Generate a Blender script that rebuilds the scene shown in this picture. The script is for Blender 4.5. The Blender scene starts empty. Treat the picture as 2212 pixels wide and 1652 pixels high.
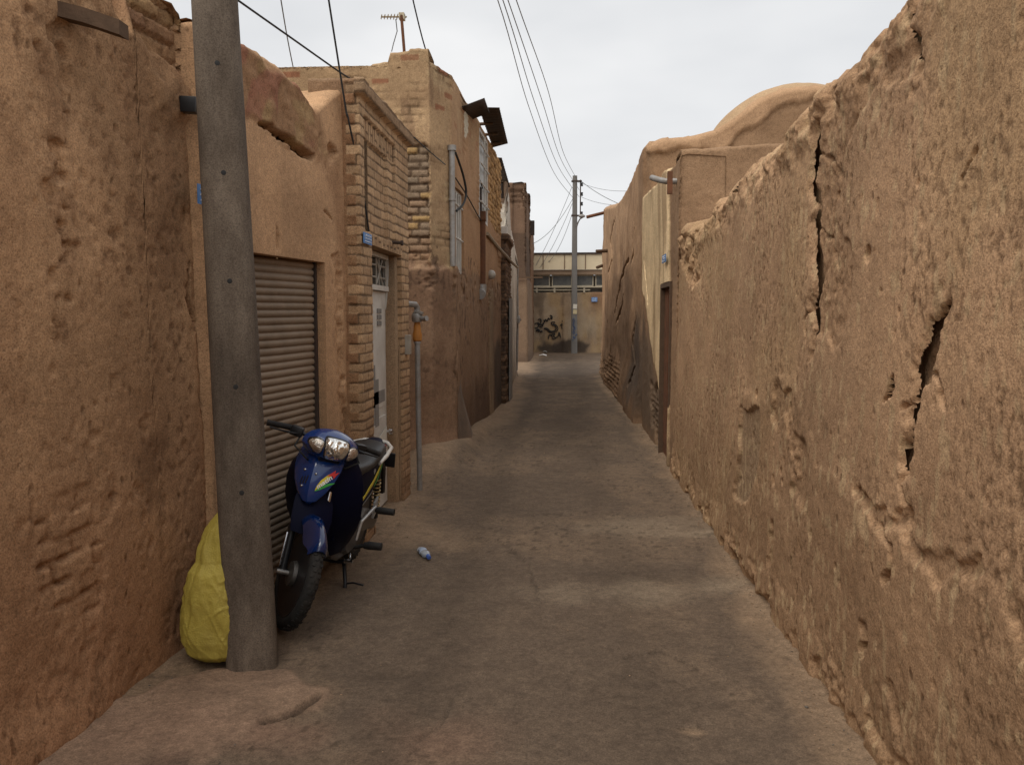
import bpy, math, random
import numpy as np
from mathutils import Vector, Matrix, Euler

R = math.radians
scene = bpy.context.scene
col_root = scene.collection

# ------------------------------------------------------------------ camera, sky, sun
F_PX, CX, CY = 1800.0, 1106.0, 826.0          # focal length and centre in pixels of a 2212 px wide picture
YAW, PITCH, EYE = 3.457, 4.48, 1.6
cam_d = bpy.data.cameras.new('camera')
cam = bpy.data.objects.new('camera', cam_d)
col_root.objects.link(cam)
cam.location = (0, 0, EYE)
cam.rotation_euler = (R(90 - PITCH), 0, R(YAW))
cam_d.sensor_width = 36
cam_d.lens = 36 * F_PX / 2212
cam_d.clip_start, cam_d.clip_end = 0.05, 3000
scene.camera = cam
CAM = np.array(Euler(cam.rotation_euler).to_matrix())

SUN_AZ, SUN_EL = R(214), R(56)                 # the sun stands behind the left shoulder (azimuth from +Y, clockwise)
w = bpy.data.worlds.new('World'); scene.world = w; w.use_nodes = True
nt = w.node_tree; nt.nodes.clear()
def wn(t, **k):
    n = nt.nodes.new(t)
    for a, b in k.items(): setattr(n, a, b)
    return n
sky = wn('ShaderNodeTexSky', sky_type='NISHITA', sun_disc=False)
sky.sun_elevation, sky.sun_rotation = SUN_EL, SUN_AZ
bg1 = wn('ShaderNodeBackground'); bg1.inputs['Strength'].default_value = 0.05
nt.links.new(sky.outputs[0], bg1.inputs[0])
tc = wn('ShaderNodeTexCoord'); mp = wn('ShaderNodeMapping'); mp.inputs['Scale'].default_value = (1.2, 1.2, 3.2)
nt.links.new(tc.outputs['Generated'], mp.inputs[0])
cn = wn('ShaderNodeTexNoise'); cn.inputs['Scale'].default_value = 1.6; cn.inputs['Detail'].default_value = 4; cn.inputs['Roughness'].default_value = .5
nt.links.new(mp.outputs[0], cn.inputs['Vector'])
cr = wn('ShaderNodeValToRGB')
cr.color_ramp.elements[0].position = .38; cr.color_ramp.elements[0].color = (.79, .802, .82, 1)
cr.color_ramp.elements[1].position = .62; cr.color_ramp.elements[1].color = (.985, .985, .985, 1)
nt.links.new(cn.outputs['Fac'], cr.inputs[0])
bg2 = wn('ShaderNodeBackground'); bg2.inputs['Strength'].default_value = .93
nt.links.new(cr.outputs[0], bg2.inputs[0])
mx = wn('ShaderNodeMixShader'); mx.inputs[0].default_value = .9
nt.links.new(bg1.outputs[0], mx.inputs[1]); nt.links.new(bg2.outputs[0], mx.inputs[2])
wo = wn('ShaderNodeOutputWorld'); nt.links.new(mx.outputs[0], wo.inputs[0])

sd = bpy.data.lights.new('sun', 'SUN'); sd.energy = 2.1; sd.angle = R(55); sd.color = (1, .93, .82)
sun = bpy.data.objects.new('sun', sd); col_root.objects.link(sun)
sv = Vector((math.sin(SUN_AZ) * math.cos(SUN_EL), math.cos(SUN_AZ) * math.cos(SUN_EL), math.sin(SUN_EL)))
sun.rotation_euler = sv.to_track_quat('Z', 'Y').to_euler()
sun.location = (-6, -6, 12)

scene.view_settings.view_transform = 'Standard'
scene.view_settings.look = 'None'
scene.view_settings.exposure = 0.12
scene.view_settings.gamma = 1
scene.render.engine = 'CYCLES'
scene.cycles.max_bounces = 8
scene.cycles.use_denoising = True

# ------------------------------------------------------------------ helpers: rays, noise
def ray(px, py):
    d = np.array([(px - CX) / F_PX, (CY - py) / F_PX, -1.0])
    return CAM @ d
def P(px, py, y):
    d = ray(px, py); t = y / d[1]
    return np.array([d[0] * t, y, EYE + d[2] * t])
def G(px, py, z=0.0):
    d = ray(px, py); t = (z - EYE) / d[2]
    return np.array([d[0] * t, d[1] * t, z])
def ONX(px, py, x):
    d = ray(px, py); t = x / d[0]
    return np.array([x, d[1] * t, EYE + d[2] * t])

def _h(ix, iy, s):
    n = (ix.astype(np.int64) * 374761393 + iy.astype(np.int64) * 668265263 + int(s) * 974634777) & 0xffffffff
    n = ((n ^ (n >> 13)) * 1274126177) & 0xffffffff
    n = ((n ^ (n >> 16)) * 2246822519) & 0xffffffff
    return (n ^ (n >> 15)) / 4294967295.0
def vn(x, y, s=0):
    x = np.asarray(x, float); y = np.asarray(y, float)
    ix = np.floor(x); iy = np.floor(y); fx = x - ix; fy = y - iy
    fx = fx * fx * fx * (fx * (fx * 6 - 15) + 10); fy = fy * fy * fy * (fy * (fy * 6 - 15) + 10)
    a = _h(ix, iy, s); b = _h(ix + 1, iy, s); c = _h(ix, iy + 1, s); d = _h(ix + 1, iy + 1, s)
    return (a + (b - a) * fx + (c - a) * fy + (a - b - c + d) * fx * fy) * 2 - 1
def fbm(x, y, o=4, s=0, g=.5):
    x = np.asarray(x, float); y = np.asarray(y, float)
    v = 0; a = 1; t = 0
    for k in range(o):
        v = v + a * vn(x * 2 ** k + 17.3 * k, y * 2 ** k - 9.1 * k, s + k); t += a; a *= g
    return v / t
def ss(a, b, x):
    t = np.clip((x - a) / (b - a), 0, 1); return t * t * (3 - 2 * t)
def dseg(U, Z, pts):
    best = np.full(np.shape(U), 1e9); T = np.zeros(np.shape(U))
    n = len(pts) - 1
    for i in range(n):
        ax, ay = pts[i]; bx, by = pts[i + 1]
        dx, dy = bx - ax, by - ay; L = dx * dx + dy * dy + 1e-12
        t = np.clip(((U - ax) * dx + (Z - ay) * dy) / L, 0, 1)
        d = np.hypot(U - ax - t * dx, Z - ay - t * dy)
        m = d < best
        best = np.where(m, d, best); T = np.where(m, (i + t) / n, T)
    return best, T
def pmask(U, Z, poly, e=.03, amp=.05, fr=6, s=5):
    ins = np.zeros(np.shape(U), bool); n = len(poly)
    for i in range(n):
        x1, y1 = poly[i]; x2, y2 = poly[(i + 1) % n]
        c = (y1 > Z) != (y2 > Z)
        xi = (x2 - x1) * (Z - y1) / ((y2 - y1) if abs(y2 - y1) > 1e-9 else 1e-9) + x1
        ins ^= c & (U < xi)
    d, _ = dseg(U, Z, list(poly) + [poly[0]])
    sdv = np.where(ins, d, -d) + amp * fbm(U * fr, Z * fr, 3, s)
    return ss(-e, e, sdv)
def crack(U, Z, pts, w, depth, s=1, jag=.018):
    ju = U + jag * fbm(U * 14, Z * 14, 3, s); jz = Z + jag * fbm(U * 14, Z * 14, 3, s + 7)
    d, t = dseg(ju, jz, pts)
    ww = w * (.25 + .75 * np.sqrt(np.clip(np.sin(np.pi * np.clip(t, .02, .98)), 0, 1))) * (1 + .6 * vn(t * 9, t * 0, s))
    return -depth * (1 - ss(ww * .35, ww, d))
def bricks(U, Z, rh, bl, m, s=0):
    Zd = Z + .006 * fbm(U * 3, Z * 3, 2, s + 3); Ud = U + .006 * fbm(U * 5, Z * 5, 2, s + 4)
    row = np.floor(Zd / rh)
    cu = Ud / bl + .5 * (row % 2) + .22 * _h(row, row * 0, s)
    c = np.floor(cu)
    fu = (cu - c) * bl; fz = Zd - row * rh
    d = np.minimum(np.minimum(fu, bl - fu), np.minimum(fz, rh - fz))
    mort = 1 - ss(m * .5, m * .5 + .004, d)
    r1 = _h(c, row, s + 11); r2 = _h(c, row, s + 23)
    return mort, r1, r2

# ------------------------------------------------------------------ helpers: objects
def worldloc(o):
    v = np.zeros(3)
    while o is not None:
        v += np.array(o.location); o = o.parent
    return v
def thing(name, label, cat, loc=(0, 0, 0), group=None):
    o = bpy.data.objects.new(name, None); col_root.objects.link(o)
    o.location = tuple(float(a) for a in loc); o.empty_display_size = .1
    o['label'] = label; o['category'] = cat
    if group: o['group'] = group
    return o
def tag(o, label, cat, group=None, kind=None):
    if label: o['label'] = label
    if cat: o['category'] = cat
    if group: o['group'] = group
    if kind: o['kind'] = kind
    return o
def mesh_obj(name, V, faces, mat, parent=None, smooth=True, cols=None, local=False, loops=None):
    V = np.asarray(V, float).reshape(-1, 3)
    if parent is not None and not local: V = V - worldloc(parent)
    me = bpy.data.meshes.new(name)
    if isinstance(faces, np.ndarray):
        nf = len(faces); k = faces.shape[1]
        me.vertices.add(len(V)); me.vertices.foreach_set('co', V.ravel())
        me.loops.add(nf * k); me.loops.foreach_set('vertex_index', faces.ravel().astype(np.int32))
        me.polygons.add(nf); me.polygons.foreach_set('loop_start', np.arange(0, nf * k, k, dtype=np.int32))
        me.polygons.foreach_set('loop_total', np.full(nf, k, np.int32))
    else:
        me.from_pydata(V.tolist(), [], faces)
    if smooth is True: me.polygons.foreach_set('use_smooth', np.ones(len(me.polygons), bool))
    me.update(); me.validate()
    if cols is not None:
        a = me.attributes.new('Col', 'FLOAT_COLOR', 'POINT')
        c = np.ones((len(V), 4)); c[:, :3] = cols
        a.data.foreach_set('color', c.ravel())
    o = bpy.data.objects.new(name, me); col_root.objects.link(o)
    if mat is not None: me.materials.append(mat)
    if parent is not None: o.parent = parent
    return o

class MB:
    """collects shapes, then links them as one mesh object"""
    def __init__(s): s.v = []; s.f = []
    def add(s, V, F):
        b = len(s.v); s.v += [tuple(map(float, p)) for p in V]; s.f += [tuple(b + i for i in f) for f in F]; return s
    def box(s, c, size, rot=None, bev=0.0):
        hx, hy, hz = [a / 2 for a in size]
        V = []; F = []
        if bev <= 0:
            V = [(x, y, z) for x in (-hx, hx) for y in (-hy, hy) for z in (-hz, hz)]
            F = [(0, 1, 3, 2), (4, 6, 7, 5), (0, 4, 5, 1), (2, 3, 7, 6), (0, 2, 6, 4), (1, 5, 7, 3)]
        else:
            import bmesh
            bm = bmesh.new(); bmesh.ops.create_cube(bm, size=1)
            for q in bm.verts: q.co = Vector((q.co.x * size[0], q.co.y * size[1], q.co.z * size[2]))
            bmesh.ops.bevel(bm, geom=list(bm.edges), offset=bev, segments=2, affect='EDGES', profile=.6)
            bm.verts.index_update()
            V = [tuple(q.co) for q in bm.verts]; F = [tuple(q.index for q in f.verts) for f in bm.faces]; bm.free()
        M = Matrix.Identity(3) if rot is None else Euler(rot).to_matrix()
        V = [tuple(M @ Vector(p) + Vector(c)) for p in V]
        return s.add(V, F)
    def tube(s, pts, r, n=8, caps=True):
        pts = [Vector(p) for p in pts]; m = len(pts)
        rs = r if isinstance(r, (list, tuple)) else [r] * m
        V = []; F = []; up = None
        for i, p in enumerate(pts):
            d = (pts[min(i + 1, m - 1)] - pts[max(i - 1, 0)]).normalized()
            if up is None:
                up = Vector((0, 0, 1)) if abs(d.z) < .9 else Vector((1, 0, 0))
            a = d.cross(up)
            if a.length < 1e-6: a = d.cross(Vector((0, 1, 0)))
            a.normalize(); b = a.cross(d).normalized(); up = b
            for k in range(n):
                t = 2 * math.pi * k / n
                V.append(tuple(p + (a * math.cos(t) + b * math.sin(t)) * rs[i]))
        for i in range(m - 1):
            for k in range(n):
                F.append((i * n + k, i * n + (k + 1) % n, (i + 1) * n + (k + 1) % n, (i + 1) * n + k))
        if caps:
            F.append(tuple(range(n - 1, -1, -1))); F.append(tuple((m - 1) * n + k for k in range(n)))
        return s.add(V, F)
    def loft(s, rings, closed=True, caps=True):
        n = len(rings[0]); V = [p for r in rings for p in r]; F = []
        for i in range(len(rings) - 1):
            for k in range(n if closed else n - 1):
                F.append((i * n + k, i * n + (k + 1) % n, (i + 1) * n + (k + 1) % n, (i + 1) * n + k))
        if caps and closed:
            F.append(tuple(range(n - 1, -1, -1))); F.append(tuple((len(rings) - 1) * n + k for k in range(n)))
        return s.add(V, F)
    def lathe(s, prof, c, axis='Z', n=24):
        rings = []
        for (r, h) in prof:
            ring = []
            for k in range(n):
                t = 2 * math.pi * k / n; a, b = r * math.cos(t), r * math.sin(t)
                q = {'Z': (a, b, h), 'X': (h, a, b), 'Y': (b, h, a)}[axis]
                ring.append((q[0] + c[0], q[1] + c[1], q[2] + c[2]))
            rings.append(ring)
        return s.loft(rings)
    def plate(s, outline, n, t):
        """flat outline (3-D points) given a thickness t along n"""
        n = Vector(n).normalized() * t; k = len(outline)
        V = [tuple(Vector(p)) for p in outline] + [tuple(Vector(p) + n) for p in outline]
        F = [tuple(range(k - 1, -1, -1)), tuple(range(k, 2 * k))] + [(i, (i + 1) % k, k + (i + 1) % k, k + i) for i in range(k)]
        return s.add(V, F)
    def map(s, fn): s.v = [tuple(fn(Vector(p))) for p in s.v]; return s
    def build(s, name, mat, parent=None, smooth=False, local=False, angle=40):
        o = mesh_obj(name, s.v, s.f, mat, parent, smooth, None, local)
        import bmesh
        bm = bmesh.new(); bm.from_mesh(o.data); bmesh.ops.recalc_face_normals(bm, faces=list(bm.faces)); bm.to_mesh(o.data); bm.free()
        if smooth == 'auto':
            o.data.polygons.foreach_set('use_smooth', np.ones(len(o.data.polygons), bool))
            o.data.set_sharp_from_angle(angle=R(angle))
        return o

def wall_sheet(name, path, zt, mat, parent=None, du=.03, dz=.03, disp=None, col=None, thick=.4, zb=-.12,
               openings=(), zc=None, lean=0.0, lip=.05, base_color=(.3, .2, .12), cut=None, core=None):
    """a wall as one dense closed sheet: face, rounded top, back. Travel so that the alley lies on the right."""
    pts = [np.array(p, float) for p in path]
    seg = [np.linalg.norm(pts[i + 1] - pts[i]) for i in range(len(pts) - 1)]
    cum = np.concatenate([[0], np.cumsum(seg)])
    us = []
    brk = sorted(set([float(c) for c in cum] + [o[0] for o in openings] + [o[1] for o in openings]))
    for a, b in zip(brk[:-1], brk[1:]):
        k = max(1, int(math.ceil((b - a) / du))); us += list(np.linspace(a, b, k + 1)[:-1])
    us.append(brk[-1]); us = np.array(us)
    X = np.interp(us, cum, [p[0] for p in pts]); Y = np.interp(us, cum, [p[1] for p in pts])
    sn = [np.array([(pts[i + 1] - pts[i])[1], -(pts[i + 1] - pts[i])[0]]) / max(seg[i], 1e-9) for i in range(len(seg))]
    N = np.zeros((len(us), 2))
    for j, u in enumerate(us):
        i = min(np.searchsorted(cum, u, side='right') - 1, len(seg) - 1)
        n = sn[i]
        for q in range(1, len(seg)):
            if abs(u - cum[q]) < 1e-6:
                n = sn[q - 1] + sn[q]; n = n / max(np.dot(n, n) / 2, .35) if np.dot(n, n) > .02 else sn[q]
        N[j] = n
    ZT = zt(us, X, Y)
    zmax = float(ZT.max())
    zbr = sorted(set([zb, zmax] + [o[2] for o in openings if o[2] > zb] + [o[3] for o in openings] + ([zc] if zc else [])))
    zs = []
    for a, b in zip(zbr[:-1], zbr[1:]):
        k = max(1, int(math.ceil((b - a) / dz))); zs += list(np.linspace(a, b, k + 1)[:-1])
    zs.append(zbr[-1]); zs = np.array(zs)
    if zc is None: zc = max([zb] + [o[3] for o in openings])
    UU, ZZ = np.meshgrid(us, zs, indexing='ij')
    top = ZT[:, None] - lip * .5
    Z = np.where(ZZ <= zc, ZZ, zc + (np.maximum(top, zc + .02) - zc) * (ZZ - zc) / max(zmax - zc, 1e-6))
    D = disp(UU, Z, X[:, None] + 0 * Z, Y[:, None] + 0 * Z) if disp else 0 * Z
    D = D - lean * Z
    PX = X[:, None] + N[:, 0:1] * D; PY = Y[:, None] + N[:, 1:2] * D
    C = col(UU, Z, X[:, None] + 0 * Z, Y[:, None] + 0 * Z) if col else np.tile(np.array(base_color), Z.shape + (1,))
    rows = [(PX, PY, Z, C)]
    # cap: three rows over the top and two down the back
    topn = .4 * lip * fbm(us * 6, us * 0, 3, 9)
    def rowat(off, z):
        px = X + N[:, 0] * (D[:, -1] - off); py = Y + N[:, 1] * (D[:, -1] - off)
        return (px[:, None], py[:, None], z[:, None], C[:, -1:, :])
    for off, dzz in ((lip * .4, .45), (lip * 1.6, .6), (thick * .6, .5), (thick, .2)):
        rows.append(rowat(off, ZT - lip * .5 + lip * dzz + topn * (dzz > .5)))
    rows.append(rowat(thick + .02, np.full(len(us), zb)))
    PX = np.concatenate([r[0] for r in rows], 1); PY = np.concatenate([r[1] for r in rows], 1)
    PZ = np.concatenate([r[2] for r in rows], 1); C = np.concatenate([r[3] for r in rows], 1)
    nu, nz = PX.shape
    rj = np.random.RandomState(3); jm = np.zeros((nu, nz)); jm[1:-1, 1:len(zs) - 1] = 1.0     # break up the regular grid
    for (u0, u1, z0, z1, dep) in openings:
        jm[(us > u0 - 1.5 * du) & (us < u1 + 1.5 * du)] = 0
    tj = (rj.rand(nu, nz) - .5) * .7 * du * jm
    PX += -N[:, 1:2] * tj; PY += N[:, 0:1] * tj; PZ += (rj.rand(nu, nz) - .5) * .7 * dz * jm
    V = np.stack([PX, PY, PZ], -1).reshape(-1, 3); C = C.reshape(-1, 3)
    I = np.arange(nu * nz).reshape(nu, nz)
    keep = np.ones((nu - 1, nz - 1), bool)
    um = (us[:-1] + us[1:]) / 2; zm = (zs[:-1] + zs[1:]) / 2
    for (u0, u1, z0, z1, dep) in openings:
        mu = (um > u0) & (um < u1); mz = (zm > z0) & (zm < z1)
        sub = keep[:, :len(zm)]; sub[np.ix_(mu, mz)] = False
    if cut is not None:                                            # real gaps that open into the hollow of the wall
        g = cut(UU, Z, X[:, None] + 0 * Z, Y[:, None] + 0 * Z)
        g = g[:-1, :-1].astype(int) + g[1:, :-1] + g[:-1, 1:] + g[1:, 1:]
        keep[:, :Z.shape[1] - 1] &= g < 3
    a, b, c, d = I[:-1, :-1], I[1:, :-1], I[1:, 1:], I[:-1, 1:]
    F = np.stack([a, b, c, d], -1)[keep].reshape(-1, 4)
    Vx = [V]; Cx = [C]; Fx = [F]; off = len(V)
    for (u0, u1, z0, z1, dep) in openings:
        iu = np.where((us >= u0 - 1e-6) & (us <= u1 + 1e-6))[0]; iz = np.where((zs >= z0 - 1e-6) & (zs <= z1 + 1e-6))[0]
        loops = [[(iu[0], j) for j in iz], [(i, iz[-1]) for i in iu], [(iu[-1], j) for j in iz[::-1]]]
        if z0 > zb + .01: loops.append([(i, iz[0]) for i in iu[::-1]])
        for lp in loops:
            A = np.array([V[I[i, j]] for i, j in lp]); Cc = np.array([C[I[i, j]] for i, j in lp])
            st = 4
            ring = [A]
            for q in range(1, st + 1):
                t = dep * q / st
                B = np.array([[X[i] - N[i, 0] * t, Y[i] - N[i, 1] * t, A[k][2]] for k, (i, j) in enumerate(lp)])
                ring.append(B)
            n = len(lp)
            Vx.append(np.concatenate(ring)); Cx.append(np.tile(Cc, (st + 1, 1)))
            g = off + np.arange((st + 1) * n).reshape(st + 1, n); off += (st + 1) * n
            Fx.append(np.stack([g[:-1, :-1], g[:-1, 1:], g[1:, 1:], g[1:, :-1]], -1).reshape(-1, 4))
    V = np.concatenate(Vx); C = np.concatenate(Cx); F = np.concatenate(Fx)
    if core is not None:                                           # the rough mud core behind the plaster, seen down the cracks
        k = 4; cx = (PX - N[:, 0:1] * core)[::k, :len(zs):k]; cy = (PY - N[:, 1:2] * core)[::k, :len(zs):k]; cz = PZ[::k, :len(zs):k]
        dn = .02 * fbm(cy * 16, cz * 16, 3, 55); cx = cx - N[::k, 0:1] * dn
        n0 = len(V); V = np.concatenate([V, np.stack([cx, cy, cz], -1).reshape(-1, 3)]); C = np.concatenate([C, (C[:nu * nz].reshape(nu, nz, 3)[::k, :len(zs):k] * .8).reshape(-1, 3)])
        J = n0 + np.arange(cx.size).reshape(cx.shape); F = np.concatenate([F, np.stack([J[:-1, :-1], J[1:, :-1], J[1:, 1:], J[:-1, 1:]], -1).reshape(-1, 4)])
    # close both ends
    for i in (0, nu - 1):
        col_i = I[i, :len(zs)]; A = V[col_i]; Bk = A.copy()
        Bk[:, 0] = X[i] + N[i, 0] * (D[i, -1] - thick); Bk[:, 1] = Y[i] + N[i, 1] * (D[i, -1] - thick)
        k = len(V); n = len(A); V = np.concatenate([V, A, Bk]); C = np.concatenate([C, C[col_i], C[col_i]])
        a = np.arange(n - 1); F = np.concatenate([F, np.stack([k + a, k + a + 1, k + n + a + 1, k + n + a], -1)])
    return mesh_obj(name, V, F, mat, parent, True, C)

# ------------------------------------------------------------------ materials
def newmat(name):
    m = bpy.data.materials.new(name); m.use_nodes = True
    t = m.node_tree; t.nodes.clear()
    o = t.nodes.new('ShaderNodeOutputMaterial'); b = t.nodes.new('ShaderNodeBsdfPrincipled')
    t.links.new(b.outputs[0], o.inputs[0])
    return m, t, b
def noise(t, vec, scale, detail=4, rough=.55, dist=0):
    n = t.nodes.new('ShaderNodeTexNoise'); n.inputs['Scale'].default_value = scale; n.inputs['Detail'].default_value = detail
    n.inputs['Roughness'].default_value = rough; n.inputs['Distortion'].default_value = dist
    if vec is not None: t.links.new(vec, n.inputs['Vector'])
    return n.outputs['Fac']
def ramp(t, fac, stops):
    r = t.nodes.new('ShaderNodeValToRGB'); e = r.color_ramp.elements
    while len(e) < len(stops): e.new(.5)
    for i, (p, c) in enumerate(stops):
        e[i].position = p; e[i].color = (c, c, c, 1) if not isinstance(c, tuple) else c + (1,)
    t.links.new(fac, r.inputs[0]); return r.outputs['Color']
def mixc(t, a, b, fac, mode='MIX'):
    m = t.nodes.new('ShaderNodeMix'); m.data_type = 'RGBA'; m.blend_type = mode
    for s, v in ((0, fac), (6, a), (7, b)):
        if isinstance(v, (int, float)): m.inputs[s].default_value = v
        elif isinstance(v, tuple): m.inputs[s].default_value = v + (1,)
        else: t.links.new(v, m.inputs[s])
    return m.outputs[2]
def mth(t, op, a, b=None):
    m = t.nodes.new('ShaderNodeMath'); m.operation = op
    for i, v in enumerate((a, b)):
        if v is None: continue
        if isinstance(v, (int, float)): m.inputs[i].default_value = v
        else: t.links.new(v, m.inputs[i])
    return m.outputs[0]
def objco(t, scale=(1, 1, 1)):
    c = t.nodes.new('ShaderNodeTexCoord')
    if scale == (1, 1, 1): return c.outputs['Object']
    m = t.nodes.new('ShaderNodeMapping'); m.inputs['Scale'].default_value = scale
    t.links.new(c.outputs['Object'], m.inputs[0]); return m.outputs[0]
def bump(t, b, h, strength, dist=.02):
    n = t.nodes.new('ShaderNodeBump'); n.inputs['Strength'].default_value = strength; n.inputs['Distance'].default_value = dist
    t.links.new(h, n.inputs['Height']); t.links.new(n.outputs[0], b.inputs['Normal'])

def mud_material(name, pits=1.0, straw=1.0, bstr=.8, var=.5, grain=.9):
    """straw and clay plaster: colour from the wall's own patches, broken up by grain, pits and flecks of straw"""
    m, t, b = newmat(name)
    a = t.nodes.new('ShaderNodeAttribute'); a.attribute_name = 'Col'
    co = objco(t)
    n1 = noise(t, co, 2.3, 5, .6); n2 = noise(t, co, 26, 5, .7); n3 = noise(t, co, 130, 3, .7)
    v1 = ramp(t, n1, [(.3, (1 - .28 * var, 1 - .34 * var, 1 - .4 * var)), (.7, (1 + .2 * var, 1 + .17 * var, 1 + .12 * var))])
    c = mixc(t, a.outputs['Color'], v1, 1.0, 'MULTIPLY')
    v2 = ramp(t, n2, [(.32, 1 - .36 * var), (.5, 1.0), (.7, 1 + .24 * var)])
    c = mixc(t, c, v2, 1.0, 'MULTIPLY')
    v3 = ramp(t, n3, [(.34, .60), (.5, 1.0), (.70, 1.30)])
    c = mixc(t, c, v3, grain, 'MULTIPLY')
    # flecks of straw
    cs = objco(t, (60, 60, 14)); sn = t.nodes.new('ShaderNodeTexVoronoi'); sn.inputs['Scale'].default_value = 3.0
    t.links.new(cs, sn.inputs['Vector'])
    sm = ramp(t, sn.outputs['Distance'], [(.03, 1.0), (.12, 0.0)])
    c = mixc(t, c, (.62, .47, .28), mth(t, 'MULTIPLY', sm, .55 * straw))
    # pits where stones and straw fell out
    pz = objco(t, (1, 1, .55)); pv = t.nodes.new('ShaderNodeTexVoronoi'); pv.inputs['Scale'].default_value = 17
    t.links.new(mixc(t, pz, noise_vec(t, pz), .08), pv.inputs['Vector'])
    pm = ramp(t, pv.outputs['Distance'], [(.08, 1.0), (.26, 0.0)])
    pr = ramp(t, noise(t, co, 5.0, 3, .6), [(.46, 0.0), (.6, 1.0)])
    pit = mth(t, 'MULTIPLY', mth(t, 'MULTIPLY', pm, pr), pits)
    c = mixc(t, c, mixc(t, c, (.45, .42, .4), 1.0, 'MULTIPLY'), mth(t, 'MULTIPLY', pit, .75))
    t.links.new(c, b.inputs['Base Color']); b.inputs['Roughness'].default_value = .95
    b.inputs['Specular IOR Level'].default_value = .15
    h = mth(t, 'ADD', mth(t, 'MULTIPLY', n2, .8), mth(t, 'MULTIPLY', n3, .35))
    h = mth(t, 'SUBTRACT', h, mth(t, 'MULTIPLY', pit, .9))
    bump(t, b, h, bstr, .02)
    return m
def noise_vec(t, vec):
    n = t.nodes.new('ShaderNodeTexNoise'); n.inputs['Scale'].default_value = 8; n.inputs['Detail'].default_value = 3
    t.links.new(vec, n.inputs['Vector']); return n.outputs['Color']

def plain(name, col, rough=.6, metal=0, var=.25, scale=12, bumps=.1, dirt=None, dirt_amt=.4, coat=0, spec=.4, bscale=60):
    m, t, b = newmat(name); co = objco(t)
    n = noise(t, co, scale, 5, .6)
    c = mixc(t, tuple(x * (1 - var) for x in col), tuple(min(1, x * (1 + var)) for x in col), n)
    if dirt:
        dn = ramp(t, noise(t, co, scale * .4, 6, .7), [(.42, 0.0), (.68, 1.0)])
        c = mixc(t, c, dirt, mth(t, 'MULTIPLY', dn, dirt_amt))
    t.links.new(c, b.inputs['Base Color'])
    b.inputs['Roughness'].default_value = rough; b.inputs['Metallic'].default_value = metal
    b.inputs['Coat Weight'].default_value = coat; b.inputs['Coat Roughness'].default_value = .06
    b.inputs['Specular IOR Level'].default_value = spec
    if bumps: bump(t, b, noise(t, co, bscale, 4, .6), bumps, .01)
    return m

MUD = mud_material('straw mud', 1.0, 1.0, .5, .55)
MUDS = mud_material('smooth mud plaster', .5, .35, .32, .5)
BRICK = mud_material('old brick', .25, .0, .5, .5)
CONC, _t, _b = newmat('weathered concrete')
_c = mixc(_t, (.092, .072, .057), (.185, .153, .124), ramp(_t, noise(_t, objco(_t, (1, 1, .35)), 9, 6, .7), [(.3, 0.0), (.7, 1.0)]))
_c = mixc(_t, _c, ramp(_t, noise(_t, objco(_t, (1, 1, .5)), 2.2, 4, .6), [(.35, (.72, .70, .68)), (.65, (1.2, 1.17, 1.12))]), 1.0, 'MULTIPLY')
_c = mixc(_t, _c, ramp(_t, noise(_t, objco(_t), 150, 3, .7), [(.35, .6), (.5, 1.0), (.7, 1.35)]), .8, 'MULTIPLY')
_t.links.new(_c, _b.inputs['Base Color']); _b.inputs['Roughness'].default_value = .9; _b.inputs['Specular IOR Level'].default_value = .2
bump(_t, _b, mth(_t, 'ADD', noise(_t, objco(_t), 110, 4, .7), noise(_t, objco(_t), 22, 4, .6)), .28, .006)
FARCONC = plain('grey pole concrete', (.16, .15, .14), .85, 0, .2, 3, .2)
GALV = plain('galvanised pipe', (.32, .31, .30), .55, .35, .3, 25, .15, (.2, .15, .1), .5)
STEEL = plain('dull steel', (.42, .41, .39), .4, .7, .2, 30, .05)
CHROME = plain('chrome', (.72, .72, .74), .12, 1, .05, 30, 0)
WHITEP = plain('white paint', (.62, .6, .56), .5, 0, .12, 8, .08, (.35, .27, .2), .4)
GRILLE = plain('grey painted bars', (.36, .33, .28), .55, 0, .2, 20, .05, (.2, .13, .08), .5)
DOORM = plain('pale grey door paint', (.64, .61, .56), .5, 0, .14, 4, .06, (.25, .19, .14), .5)
DOORD = plain('bare primer', (.24, .225, .21), .6, 0, .2, 30, .05)
RUST = plain('rusty iron', (.16, .065, .03), .85, .1, .45, 14, .3, (.07, .035, .02), .7)
RUSTD = plain('dark rusted sheet', (.055, .042, .036), .8, .2, .4, 9, .2, (.12, .06, .035), .4)
WOOD = plain('old timber', (.10, .06, .036), .9, 0, .4, 20, .3)
ORANGE = plain('orange joint paint', (.42, .17, .03), .6, 0, .25, 25, .1, (.3, .12, .03), .5)
BLACK = plain('black rubber', (.012, .012, .013), .75, 0, .3, 30, .1, (.06, .05, .04), .35)
BLACKP = plain('black plastic', (.012, .012, .014), .38, 0, .2, 30, .02)
CABLE = plain('black cable', (.02, .02, .02), .7, 0, .2, 5, 0)
CABLEG = plain('grey cable', (.16, .165, .17), .7, 0, .2, 5, 0)
BLUE = plain('plaque blue', (.07, .21, .50), .5, 0, .2, 30, .03, (.35, .4, .45), .35)
WHITEL = plain('lettering white', (.78, .79, .8), .6, 0, .08, 30, 0)
GLASSD = plain('dusty dark glass', (.06, .062, .06), .2, 0, .5, 2.5, 0, (.20, .185, .16), .6)
PAPER = plain('torn paper', (.62, .58, .5), .8, 0, .12, 20, .1)

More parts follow.
